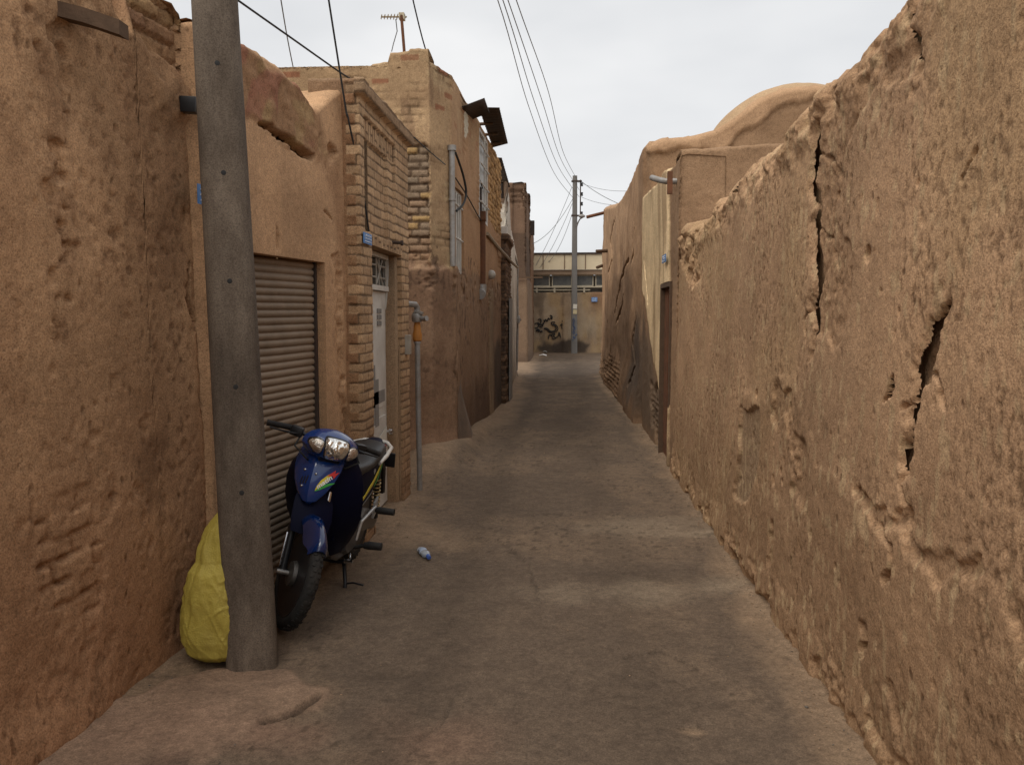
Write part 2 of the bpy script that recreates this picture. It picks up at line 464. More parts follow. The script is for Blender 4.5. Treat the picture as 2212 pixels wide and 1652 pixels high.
# ------------------------------------------------------------------ ground
def onwall(px, py, p0, p1):
    """pixel of the reference -> (distance along, height) on the vertical plane through p0 and p1"""
    d = ray(px, py); p0 = np.array(p0, float); p1 = np.array(p1, float)
    e = (p1 - p0) / np.linalg.norm(p1 - p0); n = np.array([e[1], -e[0]])
    t = np.dot(p0, n) / np.dot(d[:2], n)
    q = d * t
    return (float(np.dot(q[:2] - p0, e)), float(EYE + q[2]))
def W(pts, p0, p1): return [onwall(a, b, p0, p1) for a, b in pts]

LEFT_X = lambda y: np.interp(y, [0, 2, 2.98, 3.8, 4.15, 5.66, 5.7, 7.36, 7.4, 9.3, 9.75, 15.3, 17, 23, 29.8, 30, 40],
                             [-2.2, -2.03, -1.9, -1.80, -1.72, -1.5, -1.37, -1.36, -1.5, -1.5, -1.26, -1.13, -1.1, -1.22, -1.25, -1.1, -1.1])
RIGHT_X = lambda y: np.interp(y, [0, 8, 8.5, 12, 15, 20, 24, 24.1, 40], [1.14, 1.14, 1.16, 1.18, 1.19, 1.07, 1.12, 4, 4])
def ground_z(x, y):
    dl = x - LEFT_X(y); dr = RIGHT_X(y) - x
    z = -.012 + .012 * fbm(x * .9, y * .5, 3, 3) + .006 * fbm(x * 3, y * 3, 3, 8) + .0022 * fbm(x * 14, y * 14, 3, 9)
    z = z + .035 * np.exp(-np.maximum(dl, 0) / .12) * (.6 + .5 * fbm(x * 2, y * 2, 2, 4))
    z = z + .045 * np.exp(-np.maximum(dr, 0) / .12) * (.5 + .6 * fbm(x * 3, y * 3, 2, 14))
    # earth banked up in the nook behind the gateway and along the brick house
    z = z + .22 * np.exp(-((x + 1.42) / .33) ** 2 - ((y - 8.95) / .75) ** 2) + .13 * np.exp(-((x + 1.15) / .16) ** 2) * ss(8.6, 9.4, y) * (1 - ss(11, 13.5, y))
    z = z - .04 * np.exp(-((x + 1.42) / .38) ** 2 - ((y - 3.72) / .3) ** 2)
    # the hump of hardened earth round the foot of the near pole
    z = z + .012 * np.exp(-((x + 1.55) / .42) ** 2 - ((y - 3.35) / .5) ** 2) * (.8 + .4 * fbm(x * 4, y * 4, 3, 31))
    return z
ys = [1.0]
while ys[-1] < 41: ys.append(ys[-1] * 1.0062 + .001)
ys = np.array(ys); xs = np.concatenate([np.linspace(-3.4, -2.1, 30)[:-1], np.linspace(-2.1, 1.35, 300), np.linspace(1.35, 4.2, 40)[1:]])
XX, YY = np.meshgrid(xs, ys, indexing='ij')
ZG = ground_z(XX, YY)
asph = np.array([.128, .095, .070]); dust = np.array([.27, .19, .126]); redd = np.array([.235, .145, .103]); pale = np.array([.32, .255, .185])
dl = XX - LEFT_X(YY); dr = RIGHT_X(YY) - XX
nz1 = fbm(XX * 1.4, YY * .8, 4, 41); nz2 = fbm(XX * 5, YY * 4, 4, 42); nz3 = fbm(XX * 1.6, YY * .5, 4, 43)
md = np.clip(1 - ss(.05, .55, dl + .28 * nz1 + .1 * nz2), 0, 1) * .85
md = np.maximum(md, (1 - ss(.02, .3, dr + .2 * nz1 + .08 * nz2)) * .9)
md = np.maximum(md, .26 * ss(-.1, .6, nz1 + .35 * nz2))
CG = asph + (dust - asph) * md[..., None]
def blob(px, py, rx, ry, c, a, s):
    global CG
    g = G(px, py); q = np.sqrt(((XX - g[0]) / rx) ** 2 + ((YY - g[1]) / ry) ** 2)
    mk = (1 - ss(.0, 1.25, q + .6 * fbm(XX * 4, YY * 3, 4, s) * (q < 2.5))) * a
    CG = CG + (np.array(c) - CG) * mk[..., None]
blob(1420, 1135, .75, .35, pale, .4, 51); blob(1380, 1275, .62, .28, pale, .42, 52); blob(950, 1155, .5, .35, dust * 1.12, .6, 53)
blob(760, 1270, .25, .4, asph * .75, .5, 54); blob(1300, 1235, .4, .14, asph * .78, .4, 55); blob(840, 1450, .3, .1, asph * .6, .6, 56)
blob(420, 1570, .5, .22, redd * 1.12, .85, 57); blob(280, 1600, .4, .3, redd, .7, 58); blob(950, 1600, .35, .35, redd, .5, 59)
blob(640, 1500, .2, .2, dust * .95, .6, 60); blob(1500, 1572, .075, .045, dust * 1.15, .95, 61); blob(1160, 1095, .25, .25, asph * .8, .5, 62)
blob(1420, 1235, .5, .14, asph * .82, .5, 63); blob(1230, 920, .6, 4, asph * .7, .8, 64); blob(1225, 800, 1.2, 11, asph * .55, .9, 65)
blob(1350, 1480, .45, .3, asph * .85, .5, 66); blob(1520, 1150, .3, .15, pale, .5, 67); blob(1560, 1260, .25, .2, pale * .9, .5, 68)
# tyre-worn darker tracks and small spots
CG = CG * (1 - .16 * np.exp(-((XX + .62 + .1 * nz1) / .14) ** 2) - .12 * np.exp(-((XX - .35 + .1 * nz3) / .2) ** 2))[..., None]
spots = ss(.66, .76, vn(XX * 26, YY * 26, 77)) * ss(-.1, .3, nz1)
CG = CG * (1 - .35 * spots)[..., None]
apr = pmask(XX, YY, [tuple(G(a, b)[:2]) for a, b in ((60, 1640), (250, 1520), (400, 1450), (480, 1425), (620, 1425), (705, 1490), (670, 1530), (590, 1558), (500, 1600), (430, 1645), (330, 1615), (230, 1700), (60, 1720))], .02, .07, 7, 71)
ZG = ZG + .010 * apr + .005 * apr * fbm(XX * 9, YY * 9, 3, 72)
CG = CG + ((np.array([.275, .185, .13]) * (1 + .25 * fbm(XX * 5, YY * 5, 4, 73))[..., None]) - CG) * (apr * .75)[..., None]
cg = [tuple(G(a, b)[:2]) for a, b in ((560, 1562), (600, 1548), (640, 1535), (665, 1520), (690, 1503), (702, 1492))]
ck = crack(XX, YY, cg, .026, .03, 3, .012)
for i_, hp in enumerate((((1010, 1150), (1080, 1165), (1140, 1210), (1165, 1290)), ((880, 1640), (905, 1590), (960, 1550), (975, 1500)), ((1330, 1420), (1420, 1400), (1500, 1430)))): ck = np.minimum(ck, crack(XX, YY, [tuple(G(a, b)[:2]) for a, b in hp], .014, .012, 13 + i_, .02))
ZG = ZG + ck; CG = CG * (1 - .6 * np.clip(-ck / .03, 0, 1))[..., None]
for px, py, rx, ry, dp in ((1505, 1570, .075, .04, .012), (1150, 1092, .2, .2, .02), (1180, 1120, .25, .1, -.012), (840, 1450, .2, .06, .012)):
    g = G(px, py); ZG = ZG - dp * np.exp(-((XX - g[0]) / rx) ** 2 - ((YY - g[1]) / ry) ** 2)
I = np.arange(XX.size).reshape(XX.shape)
Fg = np.stack([I[:-1, :-1], I[1:, :-1], I[1:, 1:], I[:-1, 1:]], -1).reshape(-1, 4)
gm, gt, gb = newmat('worn asphalt and dust')
ga = gt.nodes.new('ShaderNodeAttribute'); ga.attribute_name = 'Col'; gco = objco(gt)
g1 = noise(gt, gco, 140, 4, .75); g2 = noise(gt, gco, 9, 6, .7); g3 = noise(gt, gco, 38, 4, .7)
gc = mixc(gt, ga.outputs['Color'], ramp(gt, g2, [(.3, (.8, .78, .77)), (.7, (1.18, 1.16, 1.12))]), 1.0, 'MULTIPLY')
gc = mixc(gt, gc, ramp(gt, g1, [(.32, .55), (.5, 1.0), (.70, 1.45)]), .8, 'MULTIPLY')
gc = mixc(gt, gc, ramp(gt, g3, [(.3, .74), (.7, 1.24)]), 1.0, 'MULTIPLY')
gv = gt.nodes.new('ShaderNodeTexVoronoi'); gv.inputs['Scale'].default_value = 26; gt.links.new(gco, gv.inputs['Vector'])
gsp = mth(gt, 'MULTIPLY', ramp(gt, gv.outputs['Distance'], [(.05, 1.0), (.13, 0.0)]), ramp(gt, noise(gt, gco, 13, 2), [(.55, 0.0), (.62, 1.0)]))
gc = mixc(gt, gc, (.035, .03, .026), mth(gt, 'MULTIPLY', gsp, .75))
gt.links.new(gc, gb.inputs['Base Color']); gb.inputs['Roughness'].default_value = .92; gb.inputs['Specular IOR Level'].default_value = .2
bump(gt, gb, mth(gt, 'ADD', g1, mth(gt, 'MULTIPLY', g3, .8)), .5, .008)
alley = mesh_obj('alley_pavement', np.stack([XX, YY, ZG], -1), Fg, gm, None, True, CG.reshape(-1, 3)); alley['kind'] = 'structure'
bgm = MB(); bgm.add([(-600, -600, -.16), (600, -600, -.16), (600, 900, -.16), (-600, 900, -.16)], [(0, 1, 2, 3)])
EARTH = plain('bare earth', (.22, .165, .11), .95, 0, .25, .3, .2)
bg_o = bgm.build('ground', EARTH); bg_o['kind'] = 'structure'

# ------------------------------------------------------------------ colour helpers for the walls
mudL = np.array([.42, .258, .146]); mudLd = np.array([.27, .15, .083]); mudR = np.array([.455, .293, .178]); mudRd = np.array([.33, .208, .122])
ochre = np.array([.43, .295, .175]); brickA = np.array([.43, .28, .165]); brickG = np.array([.235, .185, .135]); pinkm = np.array([.225, .14, .094])
cream = np.array([.82, .63, .39]); whitew = np.array([.66, .615, .54]); darkc = np.array([.085, .07, .06])
def mixp(C, c, m): return C + (np.array(c) - C) * np.clip(m, 0, 1)[..., None]
def base(U, c1, c2, u, z, f=1.2, s=0): 
    n = ss(-.5, .5, fbm(u * f, z * f, 4, s)); return np.array(c1) + (np.array(c2) - np.array(c1)) * n[..., None]
def rough(U, Z, a, s=0): return a * fbm(U * 1.3, Z * 1.3, 3, s) + a * .22 * fbm(U * 7, Z * 6, 4, s + 3) + a * .12 * fbm(U * 30, Z * 27, 3, s + 5)
def pits(U, Z, depth, f, thr, s): return -depth * ss(thr, thr + .25, fbm(U * f, Z * f * .8, 3, s))
def lumps(U, Z, a, f, s): return a * np.abs(vn(U * f, Z * f, s)) + a * .5 * np.abs(vn(U * f * 2.1, Z * f * 2.1, s + 1))

# ------------------------------------------------------------------ near left mud wall
A0, A1 = (-1.9, 2.98), (-1.80, 3.8)
nl_path = [(-2.3, -1.2), (-2.13, 1), (-2.03, 2.0), (-1.9, 2.98), (-1.85, 3.5), (-1.815, 3.8), (-1.785, 4.05), (-1.80, 4.12), (-1.90, 4.16)]
yy_ = [p[1] for p in nl_path]
def nl_zt(u, X, Y):
    z = np.interp(Y, [-1.2, 2.4, 3.0, 3.42, 3.5, 3.55, 3.62, 3.66, 3.67, 3.72, 3.85, 3.9, 4.1, 4.3], [2.95, 2.98, 3.02, 3.0, 2.96, 2.90, 2.86, 2.87, 3.03, 3.07, 3.06, 3.11, 3.10, 3.05])
    return z + .014 * fbm(u * 9, u * 0, 3, 1)
NLp = lambda pts: [(lambda q: (q[1], q[2]))(ONX(a, b, -1.9 + .0)) if False else onwall(a, b, (-1.93, 2.8), (-1.83, 3.9)) for a, b in pts]
# features are kept as (y, z): convert distance along the sight plane to y
def NLf(pts):
    e = np.array([.1, 1.1]); e = e / np.linalg.norm(e)
    return [(2.8 + a * e[1], b) for a, b in NLp(pts)]
f_brk_top = NLf([(265, -30), (262, 20), (300, 45), (330, 90), (375, 130), (400, 190), (440, 210), (460, -30)])
f_brk_low = NLf([(50, 1290), (75, 1190), (110, 1080), (115, 1030), (220, 1020), (260, 1090), (205, 1180), (200, 1290), (140, 1330)])
f_ero = NLf([(95, 30), (150, 40), (170, 180), (165, 330), (185, 420), (190, 560), (165, 700), (130, 720), (135, 520), (115, 380), (125, 230), (95, 110)])
f_bulge = NLf([(335, 150), (390, 140), (420, 200), (415, 260), (370, 260), (335, 240)])
f_joint = NLf([(410, 560), (408, 650), (425, 720), (430, 850), (438, 950), (450, 1010)])
def nl_pock(Y, Z): return ss(.18, .36, fbm(Y * 24, Z * 20, 4, 301)) * ss(-.25, .25, fbm(Y * 2.6, Z * .9, 3, 302) + .25 * fbm(Y * 7, Z * 7, 2, 303))
def nl_disp(U, Z, X, Y):
    d = rough(Y, Z, .015, 1)
    m, r1, r2 = bricks(Y, Z, .085, .24, .016, 4)
    bt = pmask(Y, Z, f_brk_top, .015, .05, 8, 3); bl = pmask(Y, Z, f_brk_low, .05, .12, 7, 6) * ss(-.5, .0, fbm(Y * 5, Z * 5, 3, 66))
    d = d - bt * (.03 + .025 * m - .014 * (r1 - .5)) - bl * (.006 + .034 * m * ss(-.35, .25, fbm(Y * 8, Z * 8, 2, 12)) - .02 * (r1 - .5))
    e = pmask(Y, Z, f_ero, .03, .1, 9, 7)
    d = d + e * (pits(Y, Z, .03, 15, .05, 8) + .004)
    d = d + .03 * pmask(Y, Z, f_bulge, .05, .05, 5, 3)
    d = d + pits(Y, Z, .012, 9, .48, 21) + pits(Y, Z, .008, 26, .42, 22)
    low = 1 - ss(.2, 1.1, Z + .25 * fbm(Y * 2, Z * 2, 2, 6))
    d = d + low * (.008 + .008 * fbm(Y * 8, Z * 8, 4, 33)) * (1 - ss(3.2, 3.6, Y)) + .05 * (1 - ss(0, .25, Z)) * (1 - ss(3.0, 3.5, Y))
    d = d + crack(Y, Z, f_joint, .02, .05, 5)
    return d - .005 * nl_pock(Y, Z)
def nl_col(U, Z, X, Y):
    C = base(U, mudL * .92, mudL * 1.12, Y, Z, 1.5, 2)
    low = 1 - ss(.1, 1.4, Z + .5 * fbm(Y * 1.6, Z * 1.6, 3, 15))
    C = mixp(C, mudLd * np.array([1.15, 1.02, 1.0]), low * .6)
    m, r1, r2 = bricks(Y, Z, .085, .24, .016, 4)
    bt = pmask(Y, Z, f_brk_top, .015, .05, 8, 3)
    bc = np.array([.36, .235, .115]) + (np.array([.30, .16, .10]) - np.array([.36, .235, .115])) * r1[..., None]
    C = C + (bc * (.9 + .3 * r2[..., None]) - C) * (bt * (1 - m) * .9)[..., None]
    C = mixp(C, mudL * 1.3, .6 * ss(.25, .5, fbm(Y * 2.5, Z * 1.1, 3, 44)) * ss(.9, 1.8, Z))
    C = mixp(C, mudLd * .62, .55 * ss(.1, .4, fbm(Y * 4, Z * 3, 4, 45)) * pmask(Y, Z, NLf([(200, 980), (390, 930), (440, 1060), (380, 1130), (230, 1090)]), .1, .2, 4, 4))
    e = pmask(Y, Z, f_ero, .03, .1, 9, 7); C = mixp(C, mudLd * .9, e * .5 * ss(-.2, .2, fbm(Y * 12, Z * 12, 3, 8)))
    C = mixp(C, mudLd * .8, nl_pock(Y, Z) * .55)
    C = mixp(C, mudLd * 1.05, .35 * ss(.05, .4, fbm(Y * 3.2, Z * 1.4, 4, 304)))
    # rain stain below the drain stub
    st = NLf([(372, 260), (410, 255), (415, 420), (400, 640), (340, 640), (350, 420)])
    C = mixp(C, mudLd * .85, pmask(Y, Z, st, .08, .06, 3, 9) * .5)
    return C
t_nl = thing('mud_wall', 'tall reddish mud plaster wall at the left edge, behind the yellow sack and leaning pole', 'wall', (-1.9, 2.5, 0))
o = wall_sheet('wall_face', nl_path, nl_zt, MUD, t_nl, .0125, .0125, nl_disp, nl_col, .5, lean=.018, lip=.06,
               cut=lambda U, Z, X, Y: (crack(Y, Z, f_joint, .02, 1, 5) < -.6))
# timber spout sticking out of the top and the dark drain stub by the pole
q0 = P(112, 20, 3.2); q1 = P(268, 66, 3.3)
sp = MB(); sp.loft([[tuple(Vector(c) + Vector(o_)) for o_ in ((0, .035, -.028), (0, .035, .028), (0, -.035, .03), (0, -.038, -.028))] for c in (q0 + np.array([-.12, -.03, .03]), q0, (q0 + q1) / 2 + np.array([0, 0, .006]), q1)])
sp.build('timber_spout', WOOD, t_nl)
q = P(417, 227, 3.98); sp = MB(); sp.box(tuple(q + np.array([-.04, 0, 0])), (.13, .06, .075), (0, .06, 0), .006); sp.build('drain_stub', BLACKP, t_nl, 'auto')

# ------------------------------------------------------------------ shutter house
S0, S1 = (-1.76, 4.06), (-1.49, 5.68); SL = math.hypot(S1[0] - S0[0], S1[1] - S0[1])
SW = lambda pts: W(pts, S0, S1)
top_pts = SW([(400, 30), (480, 70), (520, 95), (560, 112), (600, 140), (620, 163), (645, 185), (665, 212), (680, 242), (692, 232), (712, 214), (740, 190), (800, 190)])
def sh_zt(u, X, Y): return np.interp(u, [a for a, b in top_pts], [b for a, b in top_pts]) + .012 * fbm(u * 10, u * 0, 3, 2)
su1 = onwall(699, 566, S0, S1)[0]; sz1 = onwall(692, 566, S0, S1)[1]; su0 = onwall(535, 525, S0, S1)[0]
f_sband = SW([(480, 60), (640, 180), (690, 240), (715, 330), (700, 350), (640, 325), (600, 300), (560, 265), (480, 225)])
f_scrack = SW([(555, 262), (580, 275), (612, 300), (640, 320), (672, 338), (678, 335)])
f_stooth = SW([(718, 560), (728, 640), (722, 700), (730, 800), (735, 900), (742, 960), (752, 960), (745, 850), (738, 720), (735, 600), (728, 550)])
def sh_disp(U, Z, X, Y):
    d = rough(U, Z, .012, 11)
    b = pmask(U, Z, f_sband, .03, .05, 6, 2)
    d = d + b * (.012 + .022 * fbm(U * 9, Z * 9, 4, 12)) + crack(U, Z, f_scrack, .03, .08, 3, .02)
    d = d + pmask(U, Z, f_stooth, .01, .05, 12, 5) * (-.03 + .02 * fbm(U * 20, Z * 20, 3, 4))
    d = d + crack(U, Z, SW([(602, 545), (600, 510), (597, 480)]), .012, .04, 8) + crack(U, Z, SW([(700, 455), (706, 462), (716, 472)]), .012, .03, 9)
    # dark hollows under the parapet by the gateway
    hole = SW([(705, 310), (720, 305), (735, 330), (728, 352), (712, 350)])
    return d - .05 * pmask(U, Z, hole, .015, .05, 12, 3)
def sh_col(U, Z, X, Y):
    C = base(U, mudL * 1.02, mudL * 1.25, U, Z, 1.4, 5)
    C = C * np.array([1.0, 1.02, 1.05])
    b = pmask(U, Z, f_sband, .03, .05, 6, 2)
    bb = ss(.0, .4, fbm(U * 7, Z * 7, 3, 17))
    C = mixp(C, np.array([.27, .155, .085]), b * .8); C = mixp(C, np.array([.40, .28, .14]), b * bb * .5); C = mixp(C, np.array([.30, .12, .085]), b * ss(.25, .5, fbm(U * 6, Z * 6, 2, 19)) * .6)
    C = mixp(C, mudL * 1.4, .35 * ss(.2, .6, fbm(U * 3, Z * .7, 3, 18)))
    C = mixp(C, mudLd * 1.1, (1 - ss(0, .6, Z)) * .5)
    st = SW([(700, 350), (735, 345), (748, 520), (745, 700), (728, 560), (715, 430)])
    return mixp(C, mudLd * 1.05, pmask(U, Z, st, .06, .05, 4, 3) * .55)
t_sh = thing('shop_house', 'mud plastered wall with a ribbed roller shutter between leaning pole and brick gateway', 'building', (-1.6, 4.9, 0))
oS = math.hypot(.2, .05)
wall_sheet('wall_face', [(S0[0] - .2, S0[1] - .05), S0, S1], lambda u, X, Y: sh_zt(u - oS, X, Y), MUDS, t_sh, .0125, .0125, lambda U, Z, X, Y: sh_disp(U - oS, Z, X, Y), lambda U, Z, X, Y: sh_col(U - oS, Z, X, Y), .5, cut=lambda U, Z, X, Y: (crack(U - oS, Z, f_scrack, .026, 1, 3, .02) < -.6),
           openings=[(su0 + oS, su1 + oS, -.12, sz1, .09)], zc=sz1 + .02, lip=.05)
eS = np.array([(S1[0] - S0[0]) / SL, (S1[1] - S0[1]) / SL]); nS = np.array([eS[1], -eS[0]])
def SP(u, z, off): p = np.array(S0) + eS * u + nS * off; return (p[0], p[1], z)
# ribbed roller shutter: a convex rib every 44 mm, slack and slightly sagging
V = []; rib = .044; nr = int(2.0 / rib) * 8; nu_ = 44
for i in range(nr + 1):
    z = -.03 + i * rib / 8
    for k in range(nu_ + 1):
        u = su0 - .03 + (su1 - su0 + .06) * k / nu_
        zz = z + .004 * math.sin(u * 3 + z * 2) + .003 * math.sin(z * 9)
        ph = (i % 8) / 8
        V.append(SP(u, zz, -.080 + .018 * math.sin(math.pi * ph) ** .5 + .006 * math.sin(u * 4.0) * math.sin(z * 2.2)))
I = np.arange(len(V)).reshape(nr + 1, nu_ + 1)
SHUT = plain('dull shutter metal', (.27, .20, .14), .6, .15, .3, 3.0, .1, (.125, .085, .055), .8)
sh_o = mesh_obj('roller_shutter', V, np.stack([I[:-1, :-1], I[:-1, 1:], I[1:, 1:], I[1:, :-1]], -1).reshape(-1, 4), SHUT, t_sh, True)
gr = MB(); 
for u in (su1 - .012, su0 + .012):
    gr.plate([SP(u - .014, -.02, -.085), SP(u + .014, -.02, -.085), SP(u + .014, sz1, -.085), SP(u - .014, sz1, -.085)], (nS[0], nS[1], 0), .036)
gr.build('guide_rail', RUSTD, sh_o)
pp = MB(); a = onwall(562, 722, S0, S1)
pp.plate([SP(a[0] - .03, a[1] + .06, -.055), SP(a[0] + .012, a[1] + .05, -.053), SP(a[0] + .015, a[1] - .04, -.053), SP(a[0] - .03, a[1] - .05, -.055)], (nS[0], nS[1], 0), .003)
pp.build('paper_scrap', PAPER, sh_o)

# ------------------------------------------------------------------ brick gateway
GX0, GX1, GY0, GY1 = -1.375, -1.362, 5.68, 7.37
g_path = [(-1.72, 5.665), (GX0, GY0), (GX1, GY1), (-1.80, 7.39), (-2.25, 7.4), (-2.3, 9.4)]
L0 = math.hypot(.345, .015)
gy = lambda y: L0 + (y - GY0)
do_y0, do_y1, do_z = 5.99, 7.06, 2.12
pan_out = (gy(5.80), gy(6.84), 2.20, 2.99); pan_in = (gy(5.80), gy(6.63), 2.21, 2.855)
inr = lambda U, Z, r: (U > r[0]) & (U < r[1]) & (Z > r[2]) & (Z < r[3])
def g_br(U, Z):
    m, r1, r2 = bricks(U, Z, .0675, .215, .0095, 31)
    # soldier courses over the door and along the head of the recessed panel
    s1 = (Z > do_z - .01) & (Z < do_z + .085) & (U > gy(5.97)) & (U < gy(7.08)); s2 = (Z > 2.855) & (Z < 2.99) & (U > pan_out[0]) & (U < pan_out[1])
    ms, q1, q2 = bricks(Z - np.where(s1, do_z - .01, 2.855), U, .068, .14, .012, 37)
    sd = s1 | s2
    return np.where(sd, ms, m), np.where(sd, q1, r1), np.where(sd, q2, r2)
def g_disp(U, Z, X, Y):
    m, r1, r2 = g_br(U, Z)
    front = (U > L0 - .03) & (U < gy(GY1) + .03)
    wear = 1 - ss(.1, 1.2, Z)
    d = -.0045 * m + (.002 + .008 * wear) * (r1 - .5) + .0015 * fbm(U * 20, Z * 20, 3, 5)
    d = d - .022 * inr(U, Z, pan_out) * 1.0 - .024 * inr(U, Z, pan_in)
    d = d + .05 * ss(3.085, 3.10, Z) * front
    d = d + pits(U, Z, .03, 7, .3, 35) * wear
    far = ss(L0 + 2.2, L0 + 2.5, U)
    d = np.where(U < L0 - .09 + .06 * (np.floor(Z / .0675) % 2), .012 * fbm(U * 6, Z * 6, 3, 7) + .006, d)
    return d * (1 - far)
def g_col(U, Z, X, Y):
    m, r1, r2 = g_br(U, Z)
    c = brickA + (np.array([.50, .34, .205]) - brickA) * r1[..., None]
    c = c * (.82 + .34 * r2[..., None])
    C = c + (np.array([.135, .092, .06]) - c) * (m * .9)[..., None]
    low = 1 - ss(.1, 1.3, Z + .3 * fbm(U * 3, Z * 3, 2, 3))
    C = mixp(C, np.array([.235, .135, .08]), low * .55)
    C = mixp(C, np.array([.44, .31, .18]), .5 * ss(.3, .5, fbm(U * 5, Z * 5, 3, 9)) * low)
    side = U < L0 - .09 + .06 * (np.floor(Z / .0675) % 2)
    C = np.where(side[..., None], base(U, mudLd * 1.05, mudL * .85, U * 2, Z, 2, 8), C)
    C = np.where((U > L0 + 2.2)[..., None], mudL, C)
    C = mixp(C, np.array([.25, .17, .11]), ss(3.09, 3.12, Z) * .6)
    return C
def g_zt(u, X, Y): return 3.20 + .012 * fbm(u * 7, u * 0, 3, 4) - .25 * ss(L0 + 2.2, L0 + 2.4, u)
t_g = thing('brick_gateway', 'tan brick gateway with recessed panel and narrow grey metal door, behind the motorbike', 'gateway', (-1.37, 6.5, 0))
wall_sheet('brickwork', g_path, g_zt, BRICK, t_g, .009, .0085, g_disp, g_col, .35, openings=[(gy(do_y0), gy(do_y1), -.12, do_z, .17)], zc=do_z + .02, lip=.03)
dx = -1.505                                                     # plane of the door leaf
dr = MB(); yA, yB = do_y0 - .02, do_y1 + .01
d0, d1 = 5.99, 7.06
dr.box((dx - .01, (d0 + d1) / 2, .92), (.03, d1 - d0 - .09, 1.78))
for (ya, yb, za, zb_) in ((d0 + .12, d1 - .12, .16, .78), (d0 + .12, d1 - .12, .86, 1.66)):
    dr.box((dx + .008, (ya + yb) / 2, (za + zb_) / 2), (.012, yb - ya, zb_ - za), None, .004)
door = dr.build('door', DOORM, t_g)
fr = MB()
for yv in (d0 + .02, d1 - .02): fr.box((dx + .012, yv, 1.05), (.05, .045, 2.13))
fr.box((dx + .0125, (d0 + d1) / 2, 1.835), (.049, d1 - d0 - .09, .04)); fr.box((dx + .0125, (d0 + d1) / 2, 2.095), (.049, d1 - d0 - .09, .035))
fr.build('door_frame', DOORM, door)
pb = MB()
for (ya, yb, za, zb_) in ((d0 + .40, d0 + .47, 1.02, 1.28), (d0 + .47, d0 + .56, .88, 1.22), (d0 + .56, d0 + .68, .72, 1.10), (d0 + .3, d0 + .55, .74, .9), (d0 + .42, d1 - .16, .9, 1.0)):
    pb.box((dx + .0155, (ya + yb) / 2, (za + zb_) / 2), (.004, yb - ya, zb_ - za))
pb.build('peeled_patch', DOORD, door)
pb = MB(); pb.plate([(dx + .02, 6.62, .62), (dx + .02, 6.93, .68), (dx + .022, 6.95, .40), (dx + .03, 6.86, .33), (dx + .03, 6.8, .44), (dx + .024, 6.62, .46)], (1, .02, 0), .004); pb.build('paper_notice', PAPER, door)
pb = MB(); pb.lathe([(0, .06), (.028, .055), (.03, .03), (.014, .02), (.014, 0)], (dx + .02, 6.93, .635), 'X', 14); pb.build('door_knob', CHROME, door, 'auto')
pb = MB()
for i in range(3):
    for k in range(3): pb.box((dx + .02, 6.66 + .05 * i, 1.55 + .05 * k), (.01, .036, .036))
pb.build('spyhole_grille', DOORD, door)
# patterned fanlight: hexagon and bars in a frame
fl = MB(); fy0, fy1, fz0, fz1 = d0 + .05, d1 - .05, 1.86, 2.075; fx = dx + .012
ym, zm = (fy0 + fy1) / 2, (fz0 + fz1) / 2
def bar(a, b, r=.008): fl.tube([(fx, a[0], a[1]), (fx, b[0], b[1])], r, 6)
for yv in (fy0 + .01, fy1 - .01, fy0 + .26, fy1 - .26, ym - .12, ym + .12): bar((yv, fz0), (yv, fz1))
for zv in (fz0 + .06, fz1 - .06): bar((fy0, zv), (fy0 + .26, zv)); bar((fy1 - .26, zv), (fy1, zv)); bar((ym - .12, zv), (ym + .12, zv))
for sgn in (-1, 1):
    bar((ym + sgn * .12, fz0), (ym + sgn * .24, zm)); bar((ym + sgn * .24, zm), (ym + sgn * .12, fz1))
    bar((ym + sgn * .36, fz0), (ym + sgn * .24, zm)); bar((ym + sgn * .36, fz1), (ym + sgn * .24, zm))
fl_o = fl.build('fanlight_grille', GRILLE, t_g)
gl = MB(); gl.box((dx - .02, ym, zm), (.008, fy1 - fy0 + .06, fz1 - fz0 + .05)); gl.build('pane', GLASSD, fl_o)
mb = MB(); mb.box((GX1 + .012, 7.22, 1.36), (.05, .1, .17), None, .006); mb.build('meter_box', GRILLE, t_g)
mb = MB(); mb.tube([(GX0 + .0, 6.72, 2.2), (GX0 + .07, 6.72, 2.195)], .012, 8); mb.tube([(GX0 + .07, 6.72, 2.195), (GX0 + .09, 6.72, 2.195)], .022, 10); mb.build('wire_bracket', RUSTD, t_g)

# ------------------------------------------------------------------ tall brick house
B0, B1, B2, B3 = (-1.47, 9.3), (-1.275, 9.72), (-1.13, 15.35), (-3.4, 9.3)
b_path = [B3, B0, B1, B2, (-1.9, 15.4)]
bl1 = 1.93; bl2 = bl1 + math.hypot(.195, .42); bl3 = bl2 + math.hypot(.145, 5.63)
BF = lambda pts: [(a, b) for a, b in W(pts, B3, B0)]
BR = lambda pts: [(a + bl2, b) for a, b in W(pts, B1, B2)]
tf = BF([(600, 166), (640, 162), (700, 163), (740, 158), (798, 152), (803, 138), (838, 133), (841, 112), (882, 107), (884, 103), (924, 103), (928, 128)])
tr = BR([(978, 190), (990, 218), (1000, 240)])
bt_u = [a for a, b in tf] + [bl1 + .1, bl2] + [a for a, b in tr[1:]] + [bl2 + 2.3, bl3]
bt_z = [b for a, b in tf] + [4.40, 4.36] + [b for a, b in tr[1:]] + [4.42, 4.40]
def b_zt(u, X, Y): return np.interp(u, bt_u, bt_z) + .012 * fbm(u * 9, u * 0, 3, 7)
f_bpatch = BF([(850, 300), (905, 300), (928, 330), (933, 440), (930, 575), (850, 575)])
w1 = BR([(984, 402), (984, 590), (1002, 416), (1002, 598)]); w2 = BR([(1035, 268), (1035, 470), (1053, 296), (1053, 484)])
